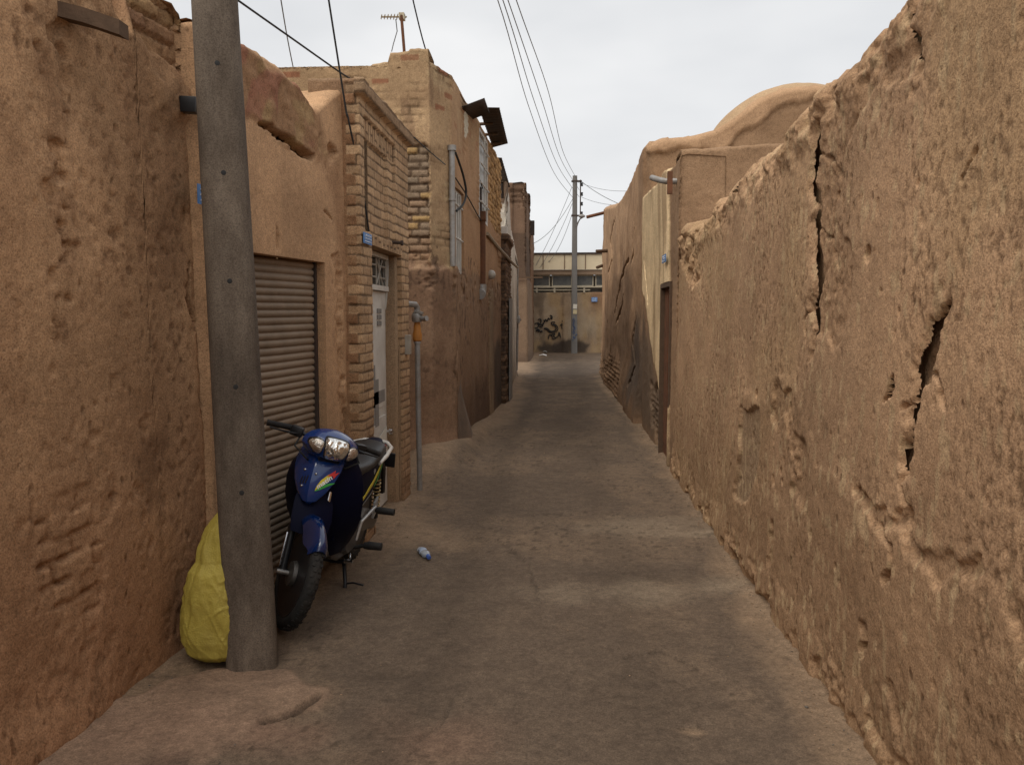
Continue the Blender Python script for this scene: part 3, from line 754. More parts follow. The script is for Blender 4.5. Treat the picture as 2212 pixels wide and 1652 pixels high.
W1 = (w1[0][0], w1[2][0], 2.13, 3.14); W2 = (w2[0][0], w2[2][0], 3.02, 4.33)
DD = (BR([(1056, 700)])[0][0], BR([(1064, 700)])[0][0])
f_ochre = BR([(1056, 230), (1075, 260), (1090, 300), (1090, 520), (1070, 500), (1056, 470)])
def b_fb(U, Z): return .75 * ss(.0, .4, fbm(U * 1.8, Z * 1.8, 4, 46)) * ss(2.3, 2.5, Z)
def b_disp(U, Z, X, Y):
    m, r1, r2 = bricks(U, Z, .083, .215, .02, 41)
    p = pmask(U, Z, f_bpatch, .012, .06, 9, 4)
    d = rough(U, Z, .016, 42)
    d = d * (1 - p) + p * (-.03 - .03 * m * (.3 + r2) + .012 * (r1 - .5) + .006 * fbm(U * 15, Z * 15, 3, 6))
    d = d - .012 * m * b_fb(U, Z) + .008 * (r1 - .5) * b_fb(U, Z)
    ov = pmask(U, Z, f_ochre, .02, .06, 9, 5)
    d = d + ov * (-.012 * m + .03 * (r1 - .5))
    mz = 2.17 + .05 * fbm(U * 4, U * 0, 3, 8)
    d = d + .035 * (1 - ss(-.02, .03, Z - mz)) * (U < bl2 + .3)
    d = d + pits(U, Z, .03, 11, .28, 47) * (Z < 2.3) * ss(1.6, 2.0, Z)
    d = d + crack(U, Z, BR([(982, 600), (984, 700), (980, 800), (985, 870)]), .035, .08, 6)
    d = d + .02 * (U > DD[0]) * (U < DD[1]) * (Z < 2.05)
    return d + .05 * (1 - ss(0, .35, Z)) * (U < bl2)
def b_col(U, Z, X, Y):
    C = base(U, ochre * .86, ochre * 1.06, U * 1.5, Z * 1.5, 1.4, 44)
    C = mixp(C, np.array([.30, .195, .115]), .65 * ss(0, .45, fbm(U * 1.6, Z * 3, 4, 45)))
    C = mixp(C, np.array([.50, .38, .23]), .5 * ss(.1, .45, fbm(U * 3.4, Z * 4, 4, 56)))
    C = mixp(C, np.array([.23, .145, .09]), .6 * ss(.25, .45, fbm(U * 6, Z * 1.1, 4, 57)))
    m, r1, r2 = bricks(U, Z, .083, .215, .02, 41)
    fb = b_fb(U, Z); C = C * (1 - .5 * m * fb)[..., None]; C = C * (1 + fb * .35 * (r1 - .5))[..., None]
    C = mixp(C, np.array([.26, .105, .06]), (ss(.93, .95, r1) * (Z > 3.6) * (1 - m))[...] * .8)
    p = pmask(U, Z, f_bpatch, .012, .06, 9, 4)
    bc = np.where((r1 > .9)[..., None], np.array([.42, .28, .13]), np.array([.255, .20, .145]) + (np.array([.31, .21, .135]) - np.array([.255, .20, .145])) * r2[..., None])
    bc = mixp(bc, np.array([.33, .20, .12]), (1 - ss(2.2, 2.75, Z)) * .7)
    bc = bc + (np.array([.12, .08, .055]) - bc) * (m * (.5 + .5 * r1) * .9)[..., None]  # deep shadow between the bricks painted in as a dark joint colour
    C = C + (bc - C) * p[..., None]
    front = ss(bl2 - .1, bl2 + .1, U)
    C = mixp(C, np.array([.40, .235, .135]), front * .6 * (1 - ss(3.3, 4.2, Z + .3 * fbm(U * 2, Z * 2, 2, 49))) + front * .25)
    C = mixp(C, np.array([.42, .26, .145]), front * .3)
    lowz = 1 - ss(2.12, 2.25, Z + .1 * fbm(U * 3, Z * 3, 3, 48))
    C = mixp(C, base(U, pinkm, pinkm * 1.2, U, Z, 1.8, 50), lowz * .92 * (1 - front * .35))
    C = mixp(C, np.array([.25, .17, .115]), lowz * front * .45)
    C = mixp(C, np.array([.36, .24, .15]), .8 * ss(.32, .45, fbm(U * 5, Z * 5, 3, 52)) * (Z < 2.3) * (Z > 1.9))
    C = mixp(C, np.array([.34, .23, .14]), .5 * ss(.3, .5, fbm(U * 9, Z * .8, 3, 53)) * front * (Z < 2.3))
    pk = ss(.2, .36, fbm(U * 16, Z * 12, 4, 58)) * ss(-.2, .2, fbm(U * 2, Z * 2, 3, 59)); C = mixp(C, np.array([.12, .075, .052]), pk * .8 * (Z < 2.4))
    C = mixp(C, np.array([.33, .22, .145]), .5 * lowz * ss(.15, .4, fbm(U * 2.6, Z * 2.2, 4, 60)))
    # foot of the front, darker towards the ground
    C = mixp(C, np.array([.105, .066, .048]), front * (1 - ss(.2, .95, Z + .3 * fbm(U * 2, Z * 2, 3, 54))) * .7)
    dark_patch = pmask(U, Z, BR([(1066, 740), (1076, 735), (1086, 760), (1088, 880), (1070, 885)]), .15, .2, 2, 5); C = mixp(C, darkc, dark_patch * .75)  # dark patch low on the front, near its far end
    ov = pmask(U, Z, f_ochre, .02, .06, 9, 5)
    C = C + ((np.array([.42, .25, .105]) * (.7 + .6 * r2[..., None])) * (1 - .4 * m[..., None]) - C) * (ov * .85)[..., None]
    wp = pmask(U, Z, BR([(1004, 228), (1014, 240), (1012, 290), (1006, 300)]), .02, .08, 6, 6); C = mixp(C, np.array([.6, .55, .45]), wp)
    dm = (U > DD[0]) & (U < DD[1]) & (Z < 2.05); C = np.where(dm[..., None], np.array([.36, .26, .17]) * (.85 + .25 * fbm(U * 4, Z * 2, 3, 55))[..., None], C)
    return C
BX = lambda y: -1.275 + (y - 9.72) * .02575
t_b = thing('brick_house', 'tallest ochre brick and mud house on the left with barred windows and tin eaves', 'building', (-1.4, 11, 0))
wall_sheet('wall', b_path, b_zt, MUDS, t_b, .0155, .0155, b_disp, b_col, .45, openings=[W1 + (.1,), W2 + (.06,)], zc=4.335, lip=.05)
# mud buttress slumped against the foot of the front
m = MB(); rings = []
for py, pl, pr, out in ((962, 962, 1006, .20), (930, 964, 1002, .15), (890, 968, 996, .10), (850, 971, 990, .055), (800, 974, 986, .015)):
    zz = P(985, py, 10.0)[2] - .03; yl, yr = 9.74 + (pl - 960) * .006, 9.80 + (pr - 975) * .03
    xl, xr_ = BX(yl), BX(yr)
    rings.append([(xl - .05, yl, zz), (xl + out * .45, yl + .02, zz), (xl + out, yl + (yr - yl) * .35, zz), (xr_ + out * .7, yl + (yr - yl) * .8, zz), (xr_ - .05, yr, zz)])
m.loft(rings); BUT = plain('grey slumped mud', (.20, .135, .092), .95, 0, .35, 6, .5, (.09, .07, .058), .6); m.build('mud_buttress', BUT, t_b, 'auto', angle=50)
rf = MB(); rf.box((-3.4, 12.4, 4.0), (4.0, 5.7, .12)); rf.build('roof', EARTH, t_b)
eB = np.array([B2[0] - B1[0], B2[1] - B1[1]]); eB = eB / np.linalg.norm(eB); nB = np.array([eB[1], -eB[0]])
def BP(u, z, off): p = np.array(B1) + eB * (u - bl2) + nB * off; return (p[0], p[1], z)
def framed(MBo, u0, u1, z0, z1, off, t, th, PP, nn):
    for (a, b, c, d) in ((u0, u0 + t, z0, z1), (u1 - t, u1, z0, z1), (u0 + t, u1 - t, z0, z0 + t), (u0 + t, u1 - t, z1 - t, z1)):
        MBo.plate([PP(a, c, off), PP(b, c, off), PP(b, d, off), PP(a, d, off)], (nn[0], nn[1], 0), th)
def window(name_parent, r, nbar, cross, PP, nn, off, pane_mat, bar_mat, barr=.011):
    m = MB(); framed(m, r[0] + .002, r[1] - .002, r[2] + .002, r[3] - .002, off, .045, .045, PP, nn)
    wo_ = m.build('window', bar_mat, name_parent)
    g = MB(); g.plate([PP(r[0] + .03, r[2] + .03, off + .004), PP(r[1] - .03, r[2] + .03, off + .004), PP(r[1] - .03, r[3] - .03, off + .004), PP(r[0] + .03, r[3] - .03, off + .004)], (nn[0], nn[1], 0), .008)
    g.build('pane', pane_mat, wo_)
    b = MB()
    for i in range(1, nbar + 1):
        u = r[0] + (r[1] - r[0]) * i / (nbar + 1); b.tube([PP(u, r[2] + .04, off + .06), PP(u, r[3] - .04, off + .06)], barr, 6)
    for zc_ in cross: b.tube([PP(r[0] + .01, zc_, off + .065), PP(r[1] - .01, zc_, off + .065)], barr, 6)
    b.build('bars', bar_mat, wo_)
    return wo_
FROST = plain('frosted glass', (.34, .33, .30), .45, 0, .2, 3, 0, (.22, .2, .17), .4)
window(t_b, W1, 3, [2.55, 2.95], BP, nB, -.08, FROST, WHITEP)
window(t_b, W2, 1, [3.28, 3.55, 3.83, 4.1], BP, nB, -.045, FROST, WHITEP, .014)
# grey vent pipe with cap, rusty flue with a grey elbow, brick stub, lamp globe
u = BR([(976, 500)])[0][0]
a = P(976, 322, 9.66); b_ = P(978, 575, 9.66)
pv = MB(); pv.tube([a, (a + b_) / 2, b_], .034, 12); pv.lathe([(.0, .0), (.05, .0), (.05, .06), (.0, .065)], tuple(a + np.array([0, 0, -.02])), 'Z', 14); pv.tube([a + (b_ - a) * .42, a + (b_ - a) * .44], .042, 12); pv.build('vent_pipe', GALV, t_b, 'auto')
a = P(1040, 470, 12.35); b_ = P(1040, 622, 12.35)
pv = MB(); pv.tube([a, b_], .062, 14); pv.box(tuple(a + np.array([-.02, 0, .02])), (.17, .16, .13)); fl_ = pv.build('flue_pipe', RUST, t_b, 'auto')
pv = MB(); pv.tube([b_ + np.array([0, 0, .05]), b_ + np.array([0, -.005, -.04]), b_ + np.array([-.0, -.06, -.09]), b_ + np.array([0, -.17, -.1])], .075, 12); pv.build('flue_elbow', GALV, fl_, 'auto')
a = P(1034, 432, 12.35); pv = MB(); pv.box(tuple(a), (.09, .12, .36)); pv.build('vent_hood', RUSTD, t_b)
a = P(1061, 594, 13.4); pv = MB(); pv.lathe([(.001, -.075), (.045, -.06), (.072, -.02), (.075, .01), (.055, .055), (.03, .072), (.001, .08)], tuple(a), 'Z', 18)
GLOBE = plain('lamp globe', (.42, .39, .34), .4, 0, .15, 20, 0)
lo = pv.build('lamp_globe', GLOBE, t_b, 'auto'); pv = MB(); pv.tube([a + np.array([-.12, -.06, .0]), a + np.array([-.05, 0, 0])], .035, 10); pv.build('lamp_arm', WHITEP, lo, 'auto')
# tin eaves: two overlapping sheets propped out over the alley
def tin(parent, c4, name='tin_eave', mat=None, n=14, amp=.012):
    a, b, c, d = [np.array(p, float) for p in c4]; V = []; F = []
    for i in range(n * 4 + 1):
        t = i / (n * 4); p = a + (b - a) * t; q = d + (c - d) * t
        for k in range(5):
            s_ = k / 4; r_ = p + (q - p) * s_; V.append((r_[0], r_[1], r_[2] + amp * math.sin(2 * math.pi * t * n)))
    I = np.arange(len(V)).reshape(n * 4 + 1, 5)
    m = MB(); m.add(V, [tuple(f) for f in np.stack([I[:-1, :-1], I[:-1, 1:], I[1:, 1:], I[1:, :-1]], -1).reshape(-1, 4)])
    o = m.build(name, mat or RUSTD, parent, True)
    md_ = o.modifiers.new('thickness', 'SOLIDIFY'); md_.thickness = .006
    return o
tin(t_b, [P(998, 231, 10.45), P(1006, 262, 11.6), P(1057, 242, 11.3), P(1046, 213, 10.75)], n=10)
tin(t_b, [P(1034, 232, 11.35), P(1064, 318, 14.1), P(1097, 309, 14.1), P(1079, 233, 11.35)], n=16)
ev = MB()
for yv in (11.6, 12.3, 13.0, 13.7):
    xw = -1.25 + (yv - 9.72) * .0258
    ev = MB(); ev.tube([(xw - .25, yv, 4.38), (xw + .16, yv, 4.40)], .024, 6); ev.build('eave_pole', WOOD, t_b)

# ------------------------------------------------------------------ second gateway, white house, the two houses at the bend
def simple_house(name, label, path, zt, parts_mat, c1, c2, disp=None, col=None, du=.05, lean=0.0, thick=.4, ops=(), zc=None, loc=None):
    t = thing(name, label, 'building', loc or (path[1][0], path[1][1], 0))
    f = zt if callable(zt) else (lambda u, X, Y: zt + .02 * fbm(u * 3, u * 0, 3, 5))
    d = disp or (lambda U, Z, X, Y: rough(U, Z, .02, 61))
    c = col or (lambda U, Z, X, Y: base(U, c1, c2, U, Z, 1.3, 62))
    wall_sheet('wall', path, f, parts_mat, t, du, du, d, c, thick, lean=lean, lip=.06, openings=ops, zc=zc)
    return t
def g2_disp(U, Z, X, Y):
    m, r1, r2 = bricks(U, Z, .07, .215, .02, 71); return -.02 * m + .02 * (r1 - .5) + .06 * ss(2.98, 3.0, Z)
def g2_col(U, Z, X, Y):
    m, r1, r2 = bricks(U, Z, .07, .215, .02, 71); c = np.array([.20, .125, .08]) * (.7 + .6 * r1[..., None]); C = c + (np.array([.075, .055, .045]) - c) * (m * .8)[..., None]
    return mixp(C, np.array([.09, .07, .06]), .5 * ss(.1, .5, fbm(U * 2, Z * 1.5, 3, 72)))
t = simple_house('brick_gatepost', 'dark narrow brick gateway standing before the white plastered house', [(-1.5, 15.42), (-1.04, 15.42), (-1.035, 16.9), (-1.6, 16.95)], 3.13, BRICK, None, None, g2_disp, g2_col, .03, loc=(-1.1, 16, 0))
t['category'] = 'gateway'
m = MB(); m.box((-1.005, 16.25, .98), (.02, .78, 1.96)); m.build('door', DOORD, t)
m = MB(); m.box((-1.09, 15.6, 3.2), (.12, .14, .14), None, .01); m.build('meter_box', WHITEP, t)
def wh_col(U, Z, X, Y):
    C = base(U, whitew * .9, whitew * 1.08, U, Z, 1.2, 73); C = mixp(C, np.array([.30, .22, .15]), (1 - ss(.1, .9, Z + .3 * fbm(U, Z, 3, 74))) * .8)
    C = mixp(C, np.array([.40, .34, .27]), .7 * ss(.1, .5, fbm(U * 4, Z * .5, 3, 75))); return mixp(C, np.array([.17, .115, .08]), ss(3.86, 3.9, Z) * (U < 1.6))
def wh_zt(u, X, Y): return np.where(u < 1.52, 4.0, np.interp(u, [1.52, 2.6, 3.5, 7.3, 8], [4.35, 4.2, 3.6, 3.25, 3.2]))
t_w = simple_house('white_house', 'narrow white plastered house front past the dark brick gateway', [(-2.7, 17.1), (-1.13, 17.1), (-1.14, 17.6), (-1.25, 23), (-2.4, 23.1)], wh_zt, MUDS, None, None, lambda U, Z, X, Y: rough(U, Z, .02, 76), wh_col, .06, loc=(-1.3, 19, 0))
tin(t_w, [P(1071, 340, 16.2), P(1074, 408, 19.2), P(1102, 404, 19.0), P(1084, 341, 16.2)], n=12)
m = MB(); a = P(1083, 436, 17.2); b_ = P(1083, 396, 17.2); m.tube([a - np.array([0, 0, .1]), b_], .035, 8); m.tube([P(1079, 423, 17.2), P(1087, 423, 17.2)], .014, 6); m.build('eave_post', RUSTD, t_w)
m = MB(); m.tube([P(1118, 640, 22.6), P(1118, 720, 22.6), P(1116, 800, 22.6)], .03, 8); m.tube([P(1110, 545, 21), P(1119, 575, 22.6), P(1118, 640, 22.6)], .02, 6)
m.tube([P(1118, 690, 22.6), P(1124, 691, 22.5)], .035, 8); m.box(tuple(P(1119, 690, 22.5)), (.1, .1, .2), None, .02); m.build('service_pipe', GALV, t_w, 'auto')
def bh_col(U, Z, X, Y):
    C = base(U, np.array([.155, .10, .07]), np.array([.195, .125, .085]), U, Z, 1.0, 81)
    C = mixp(C, np.array([.105, .07, .05]), ss(2.95, 3.0, Z) * (1 - ss(4.55, 4.6, Z)) * .8)
    C = mixp(C, np.array([.23, .16, .108]), (1 - ss(2.7, 3.0, Z)) * .7); return mixp(C, np.array([.12, .085, .065]), .6 * (1 - ss(.1, .5, Z)))
def bh_disp(U, Z, X, Y):
    m, r1, r2 = bricks(U, Z, .09, .25, .03, 82); pm = (Z > 5.5) * (Z < 6.1) * ss(.0, .2, fbm(U * 2, Z * 2, 2, 83))
    return rough(U, Z, .025, 84) - .06 * m * pm + .05 * (Z < 2.9) - .03 * pm
t_d = simple_house('brown_house', 'tall plain brown house end where the alley bends, left of the end building', [(-4, 29.8), (-1.25, 29.8), (-1.2, 32.9), (-2, 33)], 6.35, MUDS, None, None, bh_disp, bh_col, .06, lean=.022, loc=(-1.6, 31, 0))
m = MB(); m.box((-1.36, 29.75, 3.0), (1.3, .06, .05)); m.build('ledge', WOOD, t_d)
t_e = simple_house('dark_house', 'sliver of a dark reddish house beyond the tall brown one', [(-3, 33.3), (-1.27, 33.3), (-1.3, 37.8), (-2, 37.9)], 5.45, MUDS, np.array([.17, .095, .06]), np.array([.22, .125, .075]), None, None, .08, loc=(-1.5, 35, 0))
m = MB(); m.box((-1.25, 33.2, 5.1), (.26, .26, .55)); m.build('drain_hopper', RUSTD, t_e)

# ------------------------------------------------------------------ end building across the junction
E0, E1 = (-7.0, 38.3), (5.5, 37.75); EL = math.hypot(12.5, .55); eE = np.array([12.5, -.55]) / EL; nE = np.array([eE[1], -eE[0]])
def EP(u, z, off): p = np.array(E0) + eE * u + nE * off; return (p[0], p[1], z)
EW = lambda pts: W(pts, E0, E1)
e_l = EW([(1155, 640)])[0][0]; e_r = EW([(1292, 640)])[0][0]; e_p = EW([(1223, 640)])[0][0]
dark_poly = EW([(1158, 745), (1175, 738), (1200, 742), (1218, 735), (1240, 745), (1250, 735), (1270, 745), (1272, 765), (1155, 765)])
def e_col(U, Z, X, Y):
    C = base(U, np.array([.30, .22, .15]), np.array([.37, .285, .20]), U * 1.3, Z * .6, 1.6, 91)
    C = mixp(C, np.array([.15, .11, .08]), .7 * ss(.05, .45, fbm(U * 1.8, Z * .7, 4, 92)))
    C = mixp(C, np.array([.36, .25, .14]), .8 * ss(.1, .45, fbm(U * 1.6 + 3, Z * .6, 4, 93)))
    C = mixp(C, np.array([.36, .29, .21]), .6 * ss(.15, .5, fbm(U * 1.2 + 9, Z * .9, 4, 95)) * (U > e_p))
    C = mixp(C, np.array([.25, .145, .09]), ss(0, .3, U - EW([(1268, 640)])[0][0]) * ss(1.6, 2.4, Z) * .8)
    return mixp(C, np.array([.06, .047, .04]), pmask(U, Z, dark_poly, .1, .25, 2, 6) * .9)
def e_disp(U, Z, X, Y): return rough(U, Z, .02, 94) + .1 * (np.abs(U - e_p) < .14)
t_f = thing('end_building', 'low building across the end of the alley with graffiti, window strip and cream fascia', 'building', (0, 38.1, 0))
wall_sheet('lower_wall', [E0, E1], lambda u, X, Y: 2.72 + .03 * fbm(u * 2, u * 0, 3, 4), MUDS, t_f, .06, .06, e_disp, e_col, .3, lip=.05)
ez = lambda py: onwall(1220, py, E0, E1)[1]
m = MB(); 
def eplate(M, u0, u1, z0, z1, off, th): M.plate([EP(u0, z0, off), EP(u1, z0, off), EP(u1, z1, off), EP(u0, z1, off)], (nE[0], nE[1], 0), th)
FASC = plain('cream fascia', (.72, .61, .43), .7, 0, .1, 2, .05, (.45, .36, .22), .4)
BAND = plain('brown band', (.24, .165, .11), .85, 0, .2, 2, .1)
u0, u1 = .3, EL - .3
m = MB(); eplate(m, u0, u1, 3.72, 4.40, .12, .1)
fo = m.build('fascia', FASC, t_f)
for px in (1174, 1220, 1265, 1310):
    m = MB(); uu = EW([(px, 565)])[0][0]; eplate(m, uu - .025, uu + .025, 3.74, 4.38, .222, .012); m.build('fascia_joint', BAND, fo)
m = MB(); eplate(m, u0 - .1, u1 + .1, 4.404, 4.48, -.5, .78); m.build('roof_edge', RUSTD, t_f)
m = MB(); eplate(m, u0, u1, 3.50, 3.716, -.3, .46); m.build('brown_band', BAND, t_f)
m = MB(); eplate(m, u0, u1, 2.5, 3.50, -.6, .05); m.build('curtain', plain('grey curtain', (.20, .185, .16), .9, 0, .3, 1.6, .3), t_f)
TRIM2 = plain('window trim', (.40, .35, .26), .6, 0, .2, 5, .05)
for (a, b) in ((1120, 1188), (1192, 1236), (1236, 1282), (1286, 1330)):
    ua, ub = EW([(a, 600)])[0][0], EW([(b, 600)])[0][0]
    m = MB(); framed(m, ua, ub, 2.98, 3.50, -.08, .05, .06, EP, nE); wob = m.build('window', TRIM2, t_f)
    m = MB(); eplate(m, ua + .04, ub - .04, 3.02, 3.46, -.06, .012); m.build('pane', GLASSD, wob)
TRIM = plain('pale railing paint', (.44, .38, .28), .6, 0, .2, 5, .05)
m = MB(); eplate(m, u0, u1, 2.925, 2.985, .0, .07); eplate(m, u0, EW([(1275, 620)])[0][0], 2.80, 2.845, .0, .05)
for px in (1160, 1198, 1240, 1262): uu = EW([(px, 620)])[0][0]; eplate(m, uu - .04, uu + .04, 2.70, 2.924, .004, .045)
m.build('railing', TRIM, t_f)
# sprayed writing on the wall
SPRAY = plain('black spray paint', (.012, .011, .011), .7, 0, .2, 5, 0)
def stroke(M, pts, wd, off=.03):
    pts = [onwall(a, b, E0, E1) for a, b in pts]
    if len(pts) > 2:
        out = []
        for i in range(len(pts) - 1):
            p0 = pts[max(i - 1, 0)]; p1 = pts[i]; p2 = pts[i + 1]; p3 = pts[min(i + 2, len(pts) - 1)]
            for k in range(5):
                t = k / 5
                out.append(tuple(.5 * (2 * p1[j] + (p2[j] - p0[j]) * t + (2 * p0[j] - 5 * p1[j] + 4 * p2[j] - p3[j]) * t * t + (3 * p1[j] - p0[j] - 3 * p2[j] + p3[j]) * t ** 3) for j in (0, 1)))
        pts = out + [pts[-1]]
    M.tube([EP(a, b, off) for a, b in pts], wd, 6)
gf = MB()
def C6(pts): return [((1250 + x * .1816) * .8775, (600 + y * .1816) * .8775) for x, y in pts]
stroke(gf, C6([(365, 1085), (400, 1075), (420, 1110), (395, 1140), (365, 1140)]), .026); stroke(gf, C6([(410, 1030), (440, 1020), (455, 1050), (430, 1090), (410, 1060)]), .026)
stroke(gf, C6([(430, 1100), (470, 1090), (490, 1070), (460, 1125), (430, 1120)]), .026); stroke(gf, C6([(385, 1185), (410, 1160), (430, 1175), (410, 1190)]), .04); stroke(gf, C6([(440, 1195), (470, 1180), (455, 1190)]), .04)
stroke(gf, C6([(490, 1030), (500, 1060), (515, 1025), (535, 1050), (550, 1010), (570, 1030)]), .024); stroke(gf, C6([(575, 970), (600, 985), (595, 1015), (580, 1000)]), .034)
stroke(gf, C6([(500, 1140), (540, 1150), (580, 1185), (630, 1180), (655, 1150), (640, 1110), (600, 1095), (590, 1070), (610, 1060), (645, 1065)]), .026)
stroke(gf, C6([(490, 1150), (530, 1165), (575, 1200), (640, 1195), (678, 1160), (665, 1110), (625, 1090), (620, 1075)]), .022)
stroke(gf, C6([(550, 1290), (560, 1240), (590, 1235), (605, 1265)]), .026); stroke(gf, C6([(600, 1225), (640, 1220), (620, 1250), (650, 1275), (620, 1290), (600, 1275)]), .026)
stroke(gf, C6([(650, 1275), (685, 1245), (695, 1200), (710, 1240), (712, 1270)]), .026)
stroke(gf, C6([(735, 1050), (745, 1045)]), .034); stroke(gf, C6([(710, 1110), (735, 1085), (755, 1090)]), .022); stroke(gf, C6([(735, 1095), (732, 1140), (755, 1150)]), .022)
gf.build('graffiti', SPRAY, t_f, 'auto')

# ------------------------------------------------------------------ right mud wall
RX = 1.14
RF = lambda pts: [(lambda q: (q[1], q[2]))(ONX(a, b, RX)) for a, b in pts]
rt = RF([(1900, -5), (1885, 25), (1868, 52), (1850, 85), (1835, 112), (1812, 135), (1790, 142), (1770, 160), (1752, 186), (1735, 205), (1722, 225), (1700, 250), (1688, 262), (1676, 268),
         (1660, 300), (1640, 322), (1622, 330), (1600, 352), (1582, 372), (1570, 395), (1562, 420), (1545, 428), (1530, 440), (1518, 462), (1505, 482), (1490, 476), (1472, 480), (1462, 500), (1452, 520)])
ry = np.array([a for a, b in rt]); rz = np.array([b for a, b in rt])
def rw_zt(u, X, Y):
    z = np.interp(Y, [-2, 1.5, 2.5] + list(ry), [2.85, 2.85, 2.8] + list(rz))
    return z + .02 * fbm(Y * 7, Y * 0, 4, 13) - .03 * ss(.15, .5, vn(Y * 5.5, Y * 0, 14))
k_main = RF([(1772, 190), (1762, 230), (1757, 262), (1750, 330), (1745, 400), (1757, 440), (1750, 490), (1752, 540), (1760, 600), (1752, 660), (1757, 705), (1750, 765)])
k_two = RF([(2030, 668), (2005, 722), (1985, 790), (1970, 850), (1960, 920), (1948, 1003)])
k_up = RF([(1958, -10), (1957, 60), (1966, 110), (1972, 150)])
k_dia = RF([(1845, 1055), (1870, 1100), (1905, 1115), (1955, 1140), (1960, 1175), (2000, 1215), (2060, 1240), (2110, 1225)])
p_layer = RF([(1772, 190), (1830, 90), (1895, -10), (1950, -10), (1960, 150), (1850, 230), (1825, 330), (1800, 470), (1840, 560), (1835, 700), (1790, 745), (1757, 720), (1755, 500), (1752, 330)])
p_rough2 = RF([(1590, 860), (1640, 840), (1720, 860), (1800, 1000), (1900, 1120), (2060, 1240), (2212, 1260), (2212, 1652), (1890, 1640), (1560, 1170)])
p_chip = RF([(1600, 880), (1640, 880), (1640, 1000), (1610, 1090), (1585, 1080), (1595, 980)])
holes = [(1868, 1368, .045, .09), (1860, 1400, .03, .06), (1868, 548, .03, .06), (1955, 1120, .035, .06), (1908, 1250, .02, .04), (1808, 1225, .018, .035), (1495, 905, .03, .05), (1632, 850, .03, .05), (1700, 880, .025, .05),
         (1628, 1272, .05, .09), (1590, 1208, .05, .09), (1660, 1300, .05, .06), (1690, 1040, .02, .04), (1975, 395, .014, .04), (1805, 200, .03, .05), (1835, 145, .035, .05), (1915, 15, .05, .06), (1800, 420, .02, .04)]
hole_yz = [(RF([(a, b)])[0], r_, d_) for a, b, r_, d_ in holes]
def rw_pock(Y, Z): return ss(.2, .38, fbm(Y * 52, Z * 32, 3, 305)) * ss(-.3, .25, fbm(Y * 2.2, Z * 1.6, 3, 306))
def rw_disp(U, Z, X, Y):
    d = rough(Y, Z, .010, 101)
    L = pmask(Y, Z, p_layer, .015, .06, 7, 103)
    d = d + L * (-.014 - .012 * np.abs(fbm(Y * 14, Z * 14, 4, 104)) + .006)
    Rr = pmask(Y, Z, p_rough2, .06, .15, 4, 105)
    d = d + Rr * (.008 + .006 * fbm(Y * 6, Z * 6, 4, 106) - .022 * ss(.3, .5, fbm(Y * 3.5, Z * 3.5, 4, 107)))
    d = d - pmask(Y, Z, p_chip, .01, .05, 8, 108) * .025
    d = d + crack(Y, Z, k_main, .06, .02, 109, .026) + crack(Y, Z, k_two, .06, .02, 110, .022) + crack(Y, Z, k_up, .05, .02, 111, .02)
    d = d + crack(Y, Z, k_dia, .06, .02, 112, .05)
    d = d + crack(Y, Z, RF([(2100, 310), (2085, 340), (2065, 385)]), .012, .03, 113) + crack(Y, Z, RF([(1905, 860), (1918, 840), (1925, 815)]), .02, .05, 114) + crack(Y, Z, RF([(1945, 950), (1948, 985)]), .02, .05, 115)
    d = d + crack(Y, Z, RF([(1575, 365), (1582, 400), (1577, 420)]), .03, .08, 116) + crack(Y, Z, RF([(1700, 255), (1690, 280), (1680, 262)]), .03, .06, 117)
    d = d + crack(Y, Z, RF([(1895, 1130), (1925, 1180), (1925, 1230), (1910, 1255)]), .02, .04, 118)
    for (c, r_, dp) in hole_yz:
        q = np.hypot(Y - c[0], Z - c[1]) / (r_ * (1 + .45 * fbm(Y * 16, Z * 16, 2, 119))); d = d - dp * (1 - ss(.45, 1.1, q))
    d = d + pits(Y, Z, .010, 17, .6, 120) + pits(Y, Z, .004, 44, .48, 121)
    # ragged shoulder of the top, worn foot of the wall
    zt_ = np.interp(Y, [-2, 1.5, 2.5] + list(ry), [2.85, 2.85, 2.8] + list(rz)); tt = zt_ - Z
    d = d - .09 * (1 - ss(.0, .14, tt)) ** 1.5 * (.7 + .6 * fbm(Y * 6, Z * 6, 3, 122)) + .06 * fbm(Y * 9, Z * 9, 4, 123) * (1 - ss(.05, .4, tt))
    d = d - .0035 * rw_pock(Y, Z)
    for kk in (k_main, k_two, k_up):                               # crumbled edges and hairlines running off the cracks
        dk, tk = dseg(Y, Z, kk); d = d + np.exp(-(dk / .07) ** 2) * (.012 * fbm(Y * 26, Z * 26, 3, 141) - .006)
    for hl in ([(1752, 480), (1785, 520), (1800, 580)], [(1757, 640), (1735, 690), (1738, 740)], [(1988, 790), (2020, 830), (2030, 890)], [(1968, 860), (1940, 890)], [(1757, 330), (1790, 350), (1805, 390)], [(1950, 1000), (1940, 1050), (1955, 1100)]):
        d = d + crack(Y, Z, RF(hl), .016, .02, 142, .02)
    hol = pmask(Y, Z, RF([(1455, 520), (1480, 490), (1500, 540), (1510, 600), (1490, 620), (1460, 560)]), .03, .08, 8, 4)
    d = d - .05 * hol * (.5 + fbm(Y * 10, Z * 10, 3, 124))
    foot = 1 - ss(.0, .3, Z); d = d + .022 * foot - .032 * foot * ss(-.05, .3, fbm(Y * 5, Z * 7, 4, 125))
    return d
